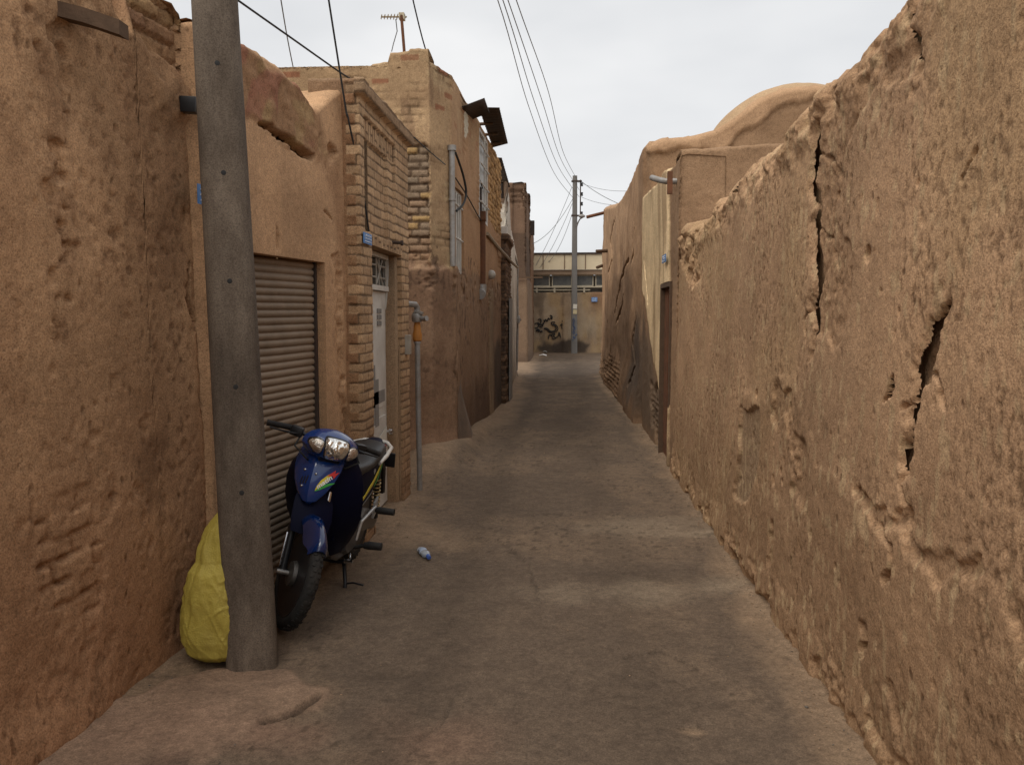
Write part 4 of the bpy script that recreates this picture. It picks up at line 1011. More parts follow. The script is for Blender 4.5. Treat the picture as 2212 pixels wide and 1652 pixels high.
def rw_col(U, Z, X, Y):
    C = base(Y, mudR * .88, mudR * 1.12, Y, Z, 1.1, 131)
    C = mixp(C, np.array([.42, .285, .155]), .5 * ss(.0, .5, fbm(Y * .9, Z * .9, 4, 132)))
    L = pmask(Y, Z, p_layer, .02, .06, 7, 103); C = mixp(C, mudR * np.array([.80, .78, .76]), L * .7)
    Rr = pmask(Y, Z, p_rough2, .08, .15, 4, 105); C = mixp(C, mudRd * 1.02, Rr * .5)
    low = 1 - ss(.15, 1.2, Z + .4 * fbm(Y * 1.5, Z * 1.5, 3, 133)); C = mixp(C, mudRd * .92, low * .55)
    C = mixp(C, np.array([.30, .225, .15]), pmask(Y, Z, p_chip, .02, .05, 8, 108) * .5)
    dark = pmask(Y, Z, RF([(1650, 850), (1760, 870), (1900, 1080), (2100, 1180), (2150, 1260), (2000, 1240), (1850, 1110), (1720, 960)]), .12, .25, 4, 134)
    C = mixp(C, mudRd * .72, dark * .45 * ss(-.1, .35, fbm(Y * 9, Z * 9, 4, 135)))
    C = mixp(C, mudRd * .66, rw_pock(Y, Z) * .65)
    C = mixp(C, np.array([.56, .42, .255]), .45 * ss(.25, .45, fbm(Y * 24, Z * 11, 3, 311)))
    return C
def rw_cut(U, Z, X, Y):
    g = (crack(Y, Z, k_main, .044, 1, 109, .026) < -.45) | (crack(Y, Z, k_two, .048, 1, 110, .022) < -.45) | (crack(Y, Z, k_up, .045, 1, 111, .02) < -.5)
    for p_, w_, s_ in (([(1905, 860), (1918, 840), (1925, 815)], .03, 114), ([(1575, 365), (1582, 400), (1577, 420)], .045, 116), ([(1945, 950), (1948, 985)], .025, 115)): g |= crack(Y, Z, RF(p_), w_, 1, s_) < -.75
    for (c, r_, dp) in hole_yz:
        if dp >= .06: g |= np.hypot(Y - c[0], (Z - c[1]) * 1.3) / (r_ * (1 + .45 * fbm(Y * 16, Z * 16, 2, 119))) < .5
    return g & (Z > .02)
t_rw = thing('mud_wall', 'ragged cracked straw mud wall along the whole right side of the alley', 'wall', (1.2, 3.5, 0))
r_path = [(1.75, 8.78), (1.30, 8.76), (1.15, 8.68), (1.14, 8.0), (1.14, 5), (1.14, 3), (1.14, .9), (1.3, -1.5)]
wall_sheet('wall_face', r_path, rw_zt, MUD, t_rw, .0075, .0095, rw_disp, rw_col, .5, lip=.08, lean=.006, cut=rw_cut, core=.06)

# ------------------------------------------------------------------ cream door house
C0, C1, C2 = (1.17, 12.25), (1.155, 8.5), (2.6, 8.48)
c_path = [C0, C1, C2]; cl = math.hypot(.015, 3.75)
CY_ = lambda u: 12.25 - u
CF = lambda pts: [(12.25 - q[1], q[2]) for q in [ONX(a, b, 1.16) for a, b in pts]]
cr_poly = CF([(1449, 340), (1440, 360), (1380, 430), (1368, 470), (1374, 540), (1392, 640), (1405, 720), (1420, 800), (1433, 900), (1440, 1010), (1449, 1010), (1449, 700)])
c_top = CF([(1385, 432), (1400, 415), (1425, 395), (1438, 368), (1450, 364)])
dz1 = 1.985; du0, du1 = 12.25 - 9.84, 12.25 - 8.97
def c_zt(u, X, Y):
    z = np.interp(u, [a for a, b in sorted(c_top)], [b for a, b in sorted(c_top)])
    return np.where(u > cl, 3.26 + .05 * (u - cl), z) + .015 * fbm(u * 7, u * 0, 3, 6)
def c_disp(U, Z, X, Y):
    d = rough(U, Z, .014, 141)
    p = pmask(U, Z, cr_poly, .012, .08, 4, 142)
    d = d + p * .025 - (1 - p) * .01 * np.abs(fbm(U * 8, Z * 8, 3, 143))
    d = d + crack(U, Z, CF([(1393, 560), (1398, 610), (1402, 660)]), .04, .1, 144)
    br = pmask(U, Z, CF([(1404, 830), (1420, 830), (1434, 960), (1425, 985), (1405, 900)]), .05, .12, 5, 146)
    m, r1, r2 = bricks(U, Z, .07, .2, .03, 147); d = d - br * (.03 + .05 * m * r2)
    return d - .03 * (U > cl)
def c_col(U, Z, X, Y):
    p = pmask(U, Z, cr_poly, .012, .08, 4, 142)
    C = base(U, mudR * .62, mudR * .80, U, Z, 1.4, 149)
    cc = base(U, cream * .82, cream * 1.08, U * 1.5, Z * .7, 1.6, 150)
    cc = mixp(cc, np.array([.38, .26, .15]), .75 * ss(.1, .4, fbm(U * 2.2, Z * .6, 4, 151)))
    C = C + (cc - C) * (p * (U < cl + .02))[..., None]
    dark_patch = pmask(U, Z, CF([(1365, 700), (1390, 690), (1420, 830), (1432, 960), (1395, 930), (1368, 870)]), .15, .25, 2.5, 152)
    C = mixp(C, np.array([.13, .105, .085]), dark_patch * .6 * (1 - p))  # dark grey-brown patch low on the wall, outside the cream plaster
    C = mixp(C, mudR * .72, (U > cl + .02) * 1.0)
    return mixp(C, np.array([.17, .115, .075]), (1 - ss(0, .5, Z)) * .5)
t_c = thing('cream_house', 'small mud house faced in cream plaster with a tall narrow rusty door', 'building', (1.2, 9.5, 0))
wall_sheet('wall', c_path, c_zt, MUDS, t_c, .022, .022, c_disp, c_col, .45, openings=[(du0, du1, -.12, dz1, .12)], zc=dz1 + .02, lip=.05)
m = MB(); m.box((1.90, 10.5, 3.05), (1.4, 3.5, .1)); m.build('roof', EARTH, t_c)
m = MB(); m.box((1.205, (8.99 + 9.82) / 2, .97), (.035, .80, 1.98))
for yy0 in (9.0, 9.4): m.box((1.184, yy0 + .2, 1.0), (.01, .30, 1.7))
dd = m.build('door', RUST, t_c)
m = MB(); m.box((1.165, 8.985, .98), (.06, .05, 1.99)); m.box((1.165, 9.825, .98), (.06, .05, 1.99)); m.box((1.165, 9.405, 1.955), (.0595, .788, .05)); m.build('door_frame', WOOD, dd)
a = P(1438, 392, 8.7); b_ = P(1408, 384, 8.95)
m = MB(); m.tube([a + np.array([.25, 0, 0]), a, (a + b_) / 2 + np.array([0, 0, -.004]), b_], .03, 12); m.build('drain_spout', GALV, t_c, 'auto')
m = MB(); a = P(1447, 395, 8.46); m.box(tuple(a), (.05, .04, .22)); m.build('rusty_strap', RUST, t_c)

# ------------------------------------------------------------------ large domed mud house
D_path = [(3.5, 24.3), (1.35, 24.25), (1.13, 24.0), (1.06, 20), (1.17, 15), (1.175, 12.55), (1.27, 12.35), (1.5, 12.28), (3.4, 12.25), (7.5, 12.2)]
pD = [np.array(p) for p in D_path]; cD = np.concatenate([[0], np.cumsum([np.linalg.norm(pD[i + 1] - pD[i]) for i in range(len(pD) - 1)])])
ug = lambda px, py: cD[7] + W([(px, py)], D_path[7], D_path[8])[0][0]
zg = lambda px, py: W([(px, py)], D_path[7], D_path[8])[0][1]
zf = lambda px, py: ONX(px, py, 1.12)
fro = [(cD[3] + (20 - zf(a, b)[1]), zf(a, b)[2]) for a, b in ((1296, 456), (1310, 452), (1328, 446), (1336, 438), (1345, 418), (1358, 380), (1372, 345), (1384, 318))]
gpts = [(1396, 305), (1440, 303), (1480, 301), (1520, 293), (1545, 285), (1575, 265), (1600, 246), (1640, 216), (1680, 200), (1720, 192), (1760, 188), (1850, 185)]
tu = [0, cD[2]] + [a for a, b in fro] + [ug(a, b) for a, b in gpts] + [cD[-1]]
tz = [4.68, 4.70] + [b + .06 for a, b in fro] + [zg(a, b) + .035 for a, b in gpts] + [5.0]
od = np.argsort(tu); tu = np.array(tu)[od]; tz = np.array(tz)[od]
def dm_zt(u, X, Y): return np.interp(u, tu, tz) + .02 * fbm(u * 2, u * 0, 3, 7)
lip_line = [(ug(a, b), zg(a, b)) for a, b in ((1400, 330), (1440, 328), (1480, 325), (1520, 326), (1545, 340), (1565, 325), (1590, 300), (1605, 282), (1630, 275), (1660, 250), (1680, 230), (1760, 215))]
DFc = lambda pts: [(cD[3] + (20 - ONX(a, b, 1.12)[1]), ONX(a, b, 1.12)[2]) for a, b in pts]
def dm_disp(U, Z, X, Y):
    d = rough(U, Z, .035, 161)
    ll = np.interp(U, [a for a, b in lip_line], [b for a, b in lip_line]) + .05 * fbm(U * 5, U * 0, 3, 162)
    g = U > cD[6] - .1
    d = d + .045 * ss(0, .03, Z - ll) * g
    fr = (U > cD[2] - .05) & (U < cD[5])
    for i, (pts, w_, dp) in enumerate(((((1330, 470), (1322, 520), (1325, 560), (1315, 610)), .05, .08), (((1352, 560), (1340, 600), (1335, 640), (1330, 680)), .06, .12), (((1362, 540), (1356, 570)), .05, .1),
                    (((1345, 640), (1338, 670), (1332, 700)), .04, .1), (((1320, 690), (1318, 720)), .03, .08), (((1366, 690), (1362, 740), (1364, 790), (1358, 830)), .06, .14), (((1315, 820), (1314, 870)), .04, .06), (((1362, 450), (1364, 520)), .04, .06),
                    (((1312, 640), (1310, 700), (1306, 780)), .03, .06), (((1325, 740), (1322, 790)), .04, .06))):
        d = d + crack(U, Z, DFc(pts), w_, dp, 165 + i, .03) * fr
    m, r1, r2 = bricks(U, Z, .09, .22, .04, 181); low = (1 - ss(.35, .8, Z + .3 * fbm(U * 2, Z * 2, 3, 182))) * (Y > 16)
    d = d - low * (.03 + .06 * m)
    return d + .1 * (1 - ss(0, 1.0, Z)) * fr
def dm_col(U, Z, X, Y):
    C = base(U, mudR * .82, mudR * 1.05, U * .8, Z * .8, 1.2, 183)
    C = mixp(C, np.array([.25, .15, .085]), .6 * ss(.0, .45, fbm(U * 1.5, Z * .5, 4, 184)))
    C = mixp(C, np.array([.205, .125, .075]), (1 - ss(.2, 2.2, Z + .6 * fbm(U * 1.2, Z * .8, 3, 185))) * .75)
    dark_patch = pmask(U, Z, DFc([(1368, 690), (1385, 700), (1400, 850), (1380, 880), (1350, 830), (1362, 760)]), .3, .4, 1.5, 186); C = mixp(C, np.array([.115, .095, .08]), dark_patch * .8)  # dark patch low on the alley front
    dk = pmask(U, Z, DFc([(1312, 620), (1350, 560), (1362, 600), (1350, 780), (1310, 800)]), .4, .4, 1.5, 187); C = mixp(C, np.array([.165, .105, .067]), dk * .6)
    ll = np.interp(U, [a for a, b in lip_line], [b for a, b in lip_line]); g = (U > cD[6] - .1)
    C = mixp(C, mudR * 1.02, g * ss(0, .03, Z - ll) * .8); C = mixp(C, mudR * .72, g * (1 - ss(0, .03, Z - ll)) * .8)  # shade below the lip painted into the wall colour, lip kept lighter
    return C
t_m = thing('domed_house', 'big smooth mud house with rounded roofline and dome beyond the cream house', 'building', (1.3, 15, 0))
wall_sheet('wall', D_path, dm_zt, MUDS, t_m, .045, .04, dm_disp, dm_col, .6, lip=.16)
m = MB(); m.box((4.0, 18.3, 3.7), (5.2, 11.4, .12)); m.build('roof', EARTH, t_m)
nr_, ns_ = 24, 64; V = []
for i in range(nr_ + 1):
    th = (math.pi / 2) * i / nr_
    for k in range(ns_):
        ph = 2 * math.pi * k / ns_; rr = 1.62 * math.cos(th) + .02 * vn(np.array(ph * 4), np.array(th * 6), 5)
        V.append((3.8 + rr * math.cos(ph), 14.3 + rr * math.sin(ph), 3.72 + 1.66 * math.sin(th)))
I = np.arange(len(V)).reshape(nr_ + 1, ns_); I2 = np.concatenate([I, I[:, :1]], 1)
dc = np.tile(np.array([.46, .32, .195]), (len(V), 1))
mesh_obj('dome', V, np.stack([I2[:-1, :-1], I2[:-1, 1:], I2[1:, 1:], I2[1:, :-1]], -1).reshape(-1, 4), MUDS, t_m, True, dc)
for (pa, pb_, y0, r_) in (((1330, 541), (1288, 543), 20.0, .05), ((1300, 574), (1290, 578), 23, .05), ((1300, 461), (1268, 469), 23.5, .055)):
    a = P(pa[0], pa[1], y0 + .2); b_ = P(pb_[0], pb_[1], y0)
    m = MB(); m.tube([a + (a - b_) * .25, a, b_], r_ * .85, 10); m.build('drain_spout', RUST if y0 == 23.5 else WOOD, t_m, 'auto')

# ------------------------------------------------------------------ near pole, far pole, lamp
def octring(c, wx, wy, bev, ax=(1, 0, 0), ay=(0, 1, 0)):
    ax = np.array(ax, float); ay = np.array(ay, float); pts = []
    for sx, sy in ((1, 1), (-1, 1), (-1, -1), (1, -1)):
        for k in range(5):
            t = math.atan2(sy, sx) - math.pi / 4 + math.pi / 2 * k / 4
            pts.append(tuple(np.array(c) + ax * (sx * (wx / 2 - bev) + bev * math.cos(t)) + ay * (sy * (wy / 2 - bev) + bev * math.sin(t))))
    return pts
pb0 = P(547, 1452, 3.765); pt0 = P(464, 0, 3.765)
pdir = (pt0 - pb0) / (pt0[2] - pb0[2])
def pole_at(z): return pb0 + pdir * (z - pb0[2])
t_p = thing('concrete_pole', 'leaning grey concrete pole with a row of bolt holes beside the motorbike', 'pole', tuple(pole_at(0.0)))
wid = lambda z: np.interp(z, [0, 3.05, 8.2], [.236, .196, .14])
rz_ = R(19); ax_ = (math.cos(rz_), math.sin(rz_), 0); ay_ = (-math.sin(rz_), math.cos(rz_), 0)
m = MB(); m.loft([octring(pole_at(z), wid(z), wid(z) * .92, wid(z) * .3, ax_, ay_) for z in np.linspace(-.2, 8.2, 30)]); pole = m.build('shaft', CONC, t_p, 'auto', angle=60)
fd = np.array([-ay_[0], -ay_[1], 0])
for (px, py) in ((456, 134), (474, 372), (489, 607), (505, 836), (516, 1065)):
    z = P(px, py, 3.66)[2]; c = pole_at(z) + fd * (wid(z) * .46)
    m = MB(); m.lathe([(.0, .002), (.0105, .001), (.0115, .0), (.0115, -.03)], (0, 0, 0), 'Y', 12)
    m.map(lambda p: Vector((p.x * ax_[0] + p.y * fd[0], p.x * ax_[1] + p.y * fd[1], p.z)) + Vector(c)); m.build('bolt_hole', CABLE, t_p, 'auto')

fp = P(1240, 762, 37.3); fp[2] = 0; ft = P(1242, 380, 37.3)
t_fp = thing('utility_pole', 'tall straight utility pole at the far end of the alley with insulators and cables', 'pole', tuple(fp))
m = MB(); m.loft([octring(fp + (ft - fp) * t, .29 - .09 * t, .27 - .09 * t, .07) for t in np.linspace(-.02, 1, 12)]); m.build('shaft', FARCONC, t_fp, 'auto', angle=60)
BLUEG = plain('blue sprayed paint', (.035, .07, .17), .8, 0, .4, 9, .0, (.14, .135, .13), .7)
zf_ = lambda py: P(1240, py, 37.2)[2]
m = MB()
random.seed(4)
for i in range(14):
    z0 = zf_(735 - i * 3.4) ; x0 = fp[0] + random.uniform(-.1, .06); m.tube([(x0, fp[1] - .139, z0), (x0 + random.uniform(.02, .1), fp[1] - .1385, z0 + random.uniform(-.05, .09)), (x0 + random.uniform(-.05, .1), fp[1] - .138, z0 + random.uniform(.02, .12))], .021, 5)
m.build('sprayed_scrawl', BLUEG, t_fp)
for z0, z1, mm in ((zf_(667), zf_(657), PAPER), (zf_(678), zf_(669), plain('yellowed paper', (.55, .46, .28), .8, 0, .15, 9, .05))):
    m = MB(); m.box((fp[0] + .03, fp[1] - .14, (z0 + z1) / 2), (.17, .012, z1 - z0), (0, .06, 0)); m.build('pasted_notice', mm, t_fp)
m = MB(); xr = fp[0] + .24; za, zb_ = zf_(468), zf_(388)
m.box((xr, fp[1], (za + zb_) / 2), (.05, .05, zb_ - za)); 
for zz in (za + .05, zb_ - .06): m.box((fp[0] + .07, fp[1], zz), (.46, .22, .055))
rk = m.build('insulator_rack', RUSTD, t_fp)
for i in range(4): m = MB(); m.lathe([(.0, -.09), (.06, -.07), (.045, 0), (.06, .07), (0, .09)], (xr + .06, fp[1], zb_ - .2 - i * .42), 'Z', 10); m.build('insulator', BLACKP, rk, 'auto')
# the lamp on its curved arm
la = P(1245, 500, 37.25); lb = P(1249, 480, 37.0); lc = P(1258, 470, 36.6)
t_l = thing('street_lamp', 'small street lamp on a curved bracket at the far pole', 'lamp', tuple(la))
m = MB(); m.tube([la, P(1246, 489, 37.15), lb, P(1253, 473, 36.8), lc], .03, 8); m.build('bracket_arm', GALV, t_l, 'auto')
m = MB(); m.loft([[tuple(np.array(P(px, 467, 36.6)) + np.array([0, .12 * s_ * math.cos(t), .085 * s_ * math.sin(t) - .0])) for t in np.linspace(0, 2 * math.pi, 12, False)] for px, s_ in ((1250, .3), (1252, .8), (1256, 1.0), (1261, .8), (1264, .35))])
m.build('lamp_head', GALV, t_l, 'auto')

# ------------------------------------------------------------------ cables
def cable(name, pts, r, mat, label, group, cat='cable'):
    P_ = [Vector(p) for p in pts]; out = []
    for i in range(len(P_) - 1):
        p0 = P_[max(i - 1, 0)]; p1 = P_[i]; p2 = P_[i + 1]; p3 = P_[min(i + 2, len(P_) - 1)]
        for k in range(8):
            t = k / 8
            out.append(.5 * (2 * p1 + (p2 - p0) * t + (2 * p0 - 5 * p1 + 4 * p2 - p3) * t * t + (3 * p1 - p0 - 3 * p2 + p3) * t ** 3))
    out.append(P_[-1])
    m = MB(); m.tube(out, r, 6); o = m.build(name, mat, None, 'auto'); tag(o, label, cat, group); return o
def sagged(a, b, sag, n=10):
    a = np.array(a); b = np.array(b); return [a + (b - a) * t - np.array([0, 0, sag * 4 * t * (1 - t)]) for t in np.linspace(0, 1, n)]
ov = ['leftmost of the four thin wires slung overhead along the alley', 'second from left of the four wires slung overhead along the alley', 'third from left of the four wires slung overhead along the alley', 'rightmost of the four thin wires slung overhead along the alley']
nxt = [1075, 1086, 1097, 1115]
for i in range(4):
    far = np.array([xr - .3 if i == 0 else xr - .05, fp[1], (zf_(428), zf_(425), zf_(410), zf_(396))[i]])
    mid = P(nxt[i], 0, 13.0); near = pole_at(6.3 + .4 * i) + fd * .08
    a = P((1142, 1155, 1170, 1185)[i], (230, 222, 215, 200)[i], 20.5); b_ = P((1196, 1206, 1212, 1217)[i], (372, 360, 345, 330)[i], 29)
    cable('overhead_wire', [near, (near + mid) / 2 + np.array([0, 0, -.12]), mid, a, b_, far], .0085, CABLEG, ov[i], 'wires slung along the alley')
dl_ = [('lowest drooping wire from the far pole down to the dark house', (1237, 430), (1150, 527), 35, 6), ('steepest wire from the far pole down to the left end of the fascia', (1235, 405), (1155, 578), 38, 3), ('wire from the far pole meeting the roof edge left of the middle one', (1236, 440), (1163, 583), 38, 4), ('wire from the far pole landing right of the others on the fascia', (1236, 462), (1180, 570), 38, 7)]
for lb_, p, q, yq, sg in dl_:
    a = P(p[0], p[1], 37.25); b_ = P(q[0], q[1], yq if yq < 38 else 37.85)
    cable('drop_wire', sagged(a, b_, .05 * sg), .011, CABLEG, lb_, 'wires dropping left from the far pole')
for lb_, p, q in (('thick wire slanting from the far pole to the big mud house', (1256, 392), (1342, 443)), ('upper faint wire running right from the far pole rack', (1256, 396), (1346, 410)), ('lower faint wire running right from the far pole rack', (1254, 425), (1340, 441))):
    cable('side_wire', sagged(P(p[0], p[1], 37.3), P(q[0] + 10, q[1] + 3, 30), .1), .012 if 'thick' in lb_ else .008, CABLEG, lb_, 'wires leaving the far pole to the right')
cable('service_cable', [P(300, -150, 3.9), P(505, -5, 4.6), P(620, 76, 5.1), P(735, 157, 5.75), P(800, 200, 6.2), P(880, 283, 7.3), P(925, 325, 9.18), P(962, 356, 9.22)], .006, CABLE, 'cable crossing the sky from the pole to the brick gateway cornice', None)
cable('service_cable', [P(984, 385, 9.85), P(1010, 425, 10.6), P(1035, 470, 12.0), P(1050, 487, 13.0)], .009, CABLE, 'cable stapled across the brick house front between its two windows', None)
cable('service_cable', [pole_at(7.6) + fd * .08, (pole_at(7.6) + P(735, 160, 5.55)) / 2, P(735, 160, 5.55), P(752, 255, 5.6), P(772, 350, 5.75), P(786, 425, 5.88), P(794, 480, 5.95), P(797, 500, 5.97)], .0065, CABLE, 'black cable hanging down the left side of the brick gateway', None)
cable('service_cable', [pole_at(7.8) + fd * .08, (pole_at(7.8) + P(905, 55, 10.0)) / 2, P(905, 55, 10.0), P(940, 150, 10.8), P(985, 265, 11.6), P(1022, 352, 12.2), P(1043, 408, 12.4)], .0085, CABLE, 'black cable coming down past the antenna to the brick house vent', None)
cable('service_cable', [P(602, -30, 7.5), P(615, 50, 8.4), P(625, 105, 9.0), P(637, 164, 9.5)], .006, CABLEG, 'thin grey wire dropping steeply onto the roof left of the antenna', None)
cable('service_cable', [P(870, 288, 7.30), P(871, 340, 7.32), P(873, 420, 7.33), P(871, 480, 7.32), P(866, 520, 7.2), P(856, 540, 6.95), P(848, 543, 6.80)], .0075, CABLE, 'black cable down the right edge of the brick gateway', None)
cable('service_cable', [P(984, 330, 9.66), P(998, 370, 10.0), P(1006, 405, 10.2), P(1006, 425, 10.2), P(1000, 442, 10.0), P(986, 456, 9.68)], .014, CABLE, 'black cable looping out from the grey vent pipe', None)
cable('conduit', [P(1053, 505, 13.0), P(1072, 530, 14.4), P(1092, 552, 15.2), P(1104, 565, 16.6), P(1118, 578, 20)], .03, plain('conduit cream', (.34, .27, .19), .7, 0, .2, 8, .05), 'pale slanting conduit crossing from the brick house to the white one', None, 'conduit')

# ------------------------------------------------------------------ antenna
ab = P(873, 108, 9.62)
t_a = thing('antenna', 'weathered TV antenna on a rusty mast over the brick house roof', 'antenna', tuple(ab))
at_ = P(867, 34, 9.62)
m = MB(); m.tube([ab - np.array([0, 0, .35]), ab, at_], .017, 8); m.build('mast', RUST, t_a)
m = MB(); l0, l1 = P(824, 37, 9.5), P(878, 37, 9.8); m.tube([l0, l1], .010, 6)
for t_ in np.linspace(.0, .75, 7):
    c = l0 + (l1 - l0) * t_; hl = .10 + .05 * t_; m.tube([c + np.array([-.25, .97, .12]) * hl, c - np.array([-.25, .97, .12]) * hl], .006, 5)
m.box(tuple(l0 + (l1 - l0) * .82), (.06, .09, .07)); m.tube([P(862, 28, 9.7), P(876, 40, 9.8), P(864, 44, 9.7)], .007, 5)
m.build('element_array', plain('antenna metal', (.42, .36, .26), .5, .4, .2, 9, 0), t_a)
m = MB(); m.tube([P(855, 42, 9.62), P(858, 68, 9.65), P(850, 95, 9.65), P(846, 112, 9.65)], .006, 5); m.build('lead', CABLEG, t_a)

# ------------------------------------------------------------------ gas riser, plaques, bottle, litter, sack
gp = np.array([-1.372, 7.62, 0])
t_r = thing('gas_riser', 'grey gas pipe with an orange joint standing right of the brick gateway', 'gas pipe', tuple(gp))
gz = lambda py: P(902, py, 7.62)[2]
xg = P(902, 800, 7.62)[0]
m = MB(); m.tube([(xg + .012, 7.62, -.05), (xg + .004, 7.62, gz(900)), (xg, 7.62, gz(741))], .025, 14); m.tube([(xg, 7.62, gz(742)), (xg, 7.62, gz(735))], .033, 14)
m.build('lower_pipe', GALV, t_r, 'auto')
m = MB(); m.lathe([(.030, gz(738)), (.042, gz(735)), (.044, gz(722)), (.036, gz(716)), (.032, gz(703)), (.026, gz(698)), (.025, gz(690))], (xg, 7.62, 0), 'Z', 18); m.build('insulating_joint', ORANGE, t_r, 'auto')
m = MB(); m.tube([(xg, 7.62, gz(694)), (xg, 7.62, gz(672)), (xg, 7.62, gz(664)), (xg - .012, 7.60, gz(658)), (xg - .05, 7.52, gz(657)), (xg - .09, 7.36, gz(656))], .027, 14); up_ = m.build('upper_pipe', GALV, t_r, 'auto')
m = MB(); zv = gz(686); m.lathe([(.0, -.045), (.044, -.04), (.052, -.01), (.05, .03), (.034, .05), (0, .055)], (xg, 7.62, zv), 'Z', 16); m.tube([(xg, 7.62, zv), (xg + .07, 7.58, zv - .012), (xg + .10, 7.56, zv - .006)], [.026, .022, .026], 10); m.box((xg + .02, 7.6, zv + .05), (.08, .05, .022), (0, .3, 0)); m.build('valve', GALV, t_r, 'auto')

def plaque(label, c, nn, wd, ht, rot_tilt=0.0, seed=1):
    """small blue enamel plate with lines of white script"""
    nn = Vector(nn).normalized(); up = Vector((0, 0, 1)); sx = up.cross(nn).normalized(); up = nn.cross(sx)
    c = Vector(c); t = thing('address_plaque', label, 'plaque', tuple(c))
    q = lambda a, b, o: tuple(c + sx * (a * math.cos(rot_tilt) - b * math.sin(rot_tilt)) + up * (a * math.sin(rot_tilt) + b * math.cos(rot_tilt)) + nn * o)
    m = MB(); m.plate([q(-wd / 2, -ht / 2, 0), q(wd / 2, -ht / 2, 0), q(wd / 2, ht / 2, 0), q(-wd / 2, ht / 2, 0)], nn, .006); m.build('plate', BLUE, t)
    rnd = random.Random(seed); m = MB()
    for (b, hh) in ((ht * .24, ht * .09), (-ht * .02, ht * .12), (-ht * .3, ht * .07)):
        a = -wd * .40
        while a < wd * .36:
            l = rnd.uniform(.05, .14) * wd
            m.tube([q(a, b - hh * .3, .0085), q(a + l * .4, b + rnd.uniform(-.4, .9) * hh, .0085), q(a + l * .8, b - hh * .2, .0085)], ht * .028, 5)
            if rnd.random() > .5: m.tube([q(a + l * .5, b + hh, .0085), q(a + l * .62, b + hh, .0085)], ht * .028, 5)
            a += l * 1.05
    m.build('lettering', WHITEL, t)
    return t
c = P(425, 424, 4.02); plaque('pale blue plate on the mud wall half hidden by the near pole', c + np.array([.05, 0, 0]), (1, -.12, 0), .17, .10 * .95, 0, 3)
a_, b2 = SP(0, 0, 0)[:2], 0
c = P(787, 516, 5.80); plaque('small blue address plate on the brick gateway above the door', c + np.array([.02, 0, 0]), (1, -.02, 0), .22, .075, 0, 4)
c = ONX(1435, 559, 1.105); plaque('small blue address plate on the cream wall above the rusty door', c, (-1, -.0, 0), .32, .085, 0, 5)
c = P(1284, 647, 37.85); plaque('blue plate with a white band on the end building, right of the far pole', c, (-.04, -1, 0), .26, .20, 0, 12)

bt = G(917, 1196)
t_bo = thing('plastic_bottle', 'crushed clear plastic water bottle lying on the alley right of the motorbike', 'bottle', (bt[0], bt[1], 0))
PET = plain('clear bluish plastic', (.66, .70, .76), .12, 0, .15, 20, .05, coat=.6)
_b = PET.node_tree.nodes['Principled BSDF'] if 'Principled BSDF' in PET.node_tree.nodes else [n for n in PET.node_tree.nodes if n.type == 'BSDF_PRINCIPLED'][0]
_b.inputs['Transmission Weight'].default_value = .55; _b.inputs['IOR'].default_value = 1.2
m = MB(); m.lathe([(.0, -.105), (.026, -.103), (.031, -.09), (.030, -.06), (.027, -.03), (.031, .0), (.031, .03), (.028, .05), (.014, .082), (.013, .09)], (0, 0, 0), 'Y', 20)
zz0 = float(ground_z(np.array(bt[0]), np.array(bt[1]))) + .022
tr = Matrix.Rotation(R(205), 3, 'Z')
def crush(p):
    p = Vector((p.x, p.y, p.z * (.72 if p.y < .04 else .9) + .004 * math.sin(p.y * 90) * (1 if p.z > 0 else 0)))
    return tr @ p + Vector((bt[0], bt[1], zz0))
m.map(crush); bo = m.build('bottle_body', PET, t_bo, True)
m = MB(); m.lathe([(.0, .115), (.015, .113), (.0155, .088), (.0, .087)], (0, 0, 0), 'Y', 16); m.map(crush); m.build('cap', plain('blue cap', (.05, .10, .33), .4, 0, .1, 20, 0), t_bo, 'auto')
m = MB(); m.lathe([(.0315, -.05), (.0285, -.03), (.0322, -.005)], (0, 0, 0), 'Y', 20); m.map(crush); m.build('wrapper', plain('blue wrapper', (.34, .40, .52), .4, 0, .3, 60, 0), t_bo, True)
for lb_, px, py, sc in (('larger white paper scrap lying on the far alley floor', 1173, 769, 1.0), ('smaller white paper scrap behind the larger one on the far alley floor', 1177, 761, .6)):
    g = G(px, py); m = MB(); s_ = .16 * sc
    m.add([(g[0] - s_, g[1] - .3 * sc, .03), (g[0] + s_, g[1] - .36 * sc, .025), (g[0] + s_ * .9, g[1] + .3 * sc, .035), (g[0] - s_, g[1] + .3 * sc, .03), (g[0], g[1] - .3 * sc, .07), (g[0], g[1] + .3 * sc, .08)], [(0, 4, 5, 3), (4, 1, 2, 5)])
    o = m.build('paper_scrap', plain('white paper', (.8, .79, .77), .7, 0, .05, 9, 0), None); tag(o, lb_, 'litter', 'paper scraps at the end of the alley')
    md_ = o.modifiers.new('thickness', 'SOLIDIFY'); md_.thickness = .004

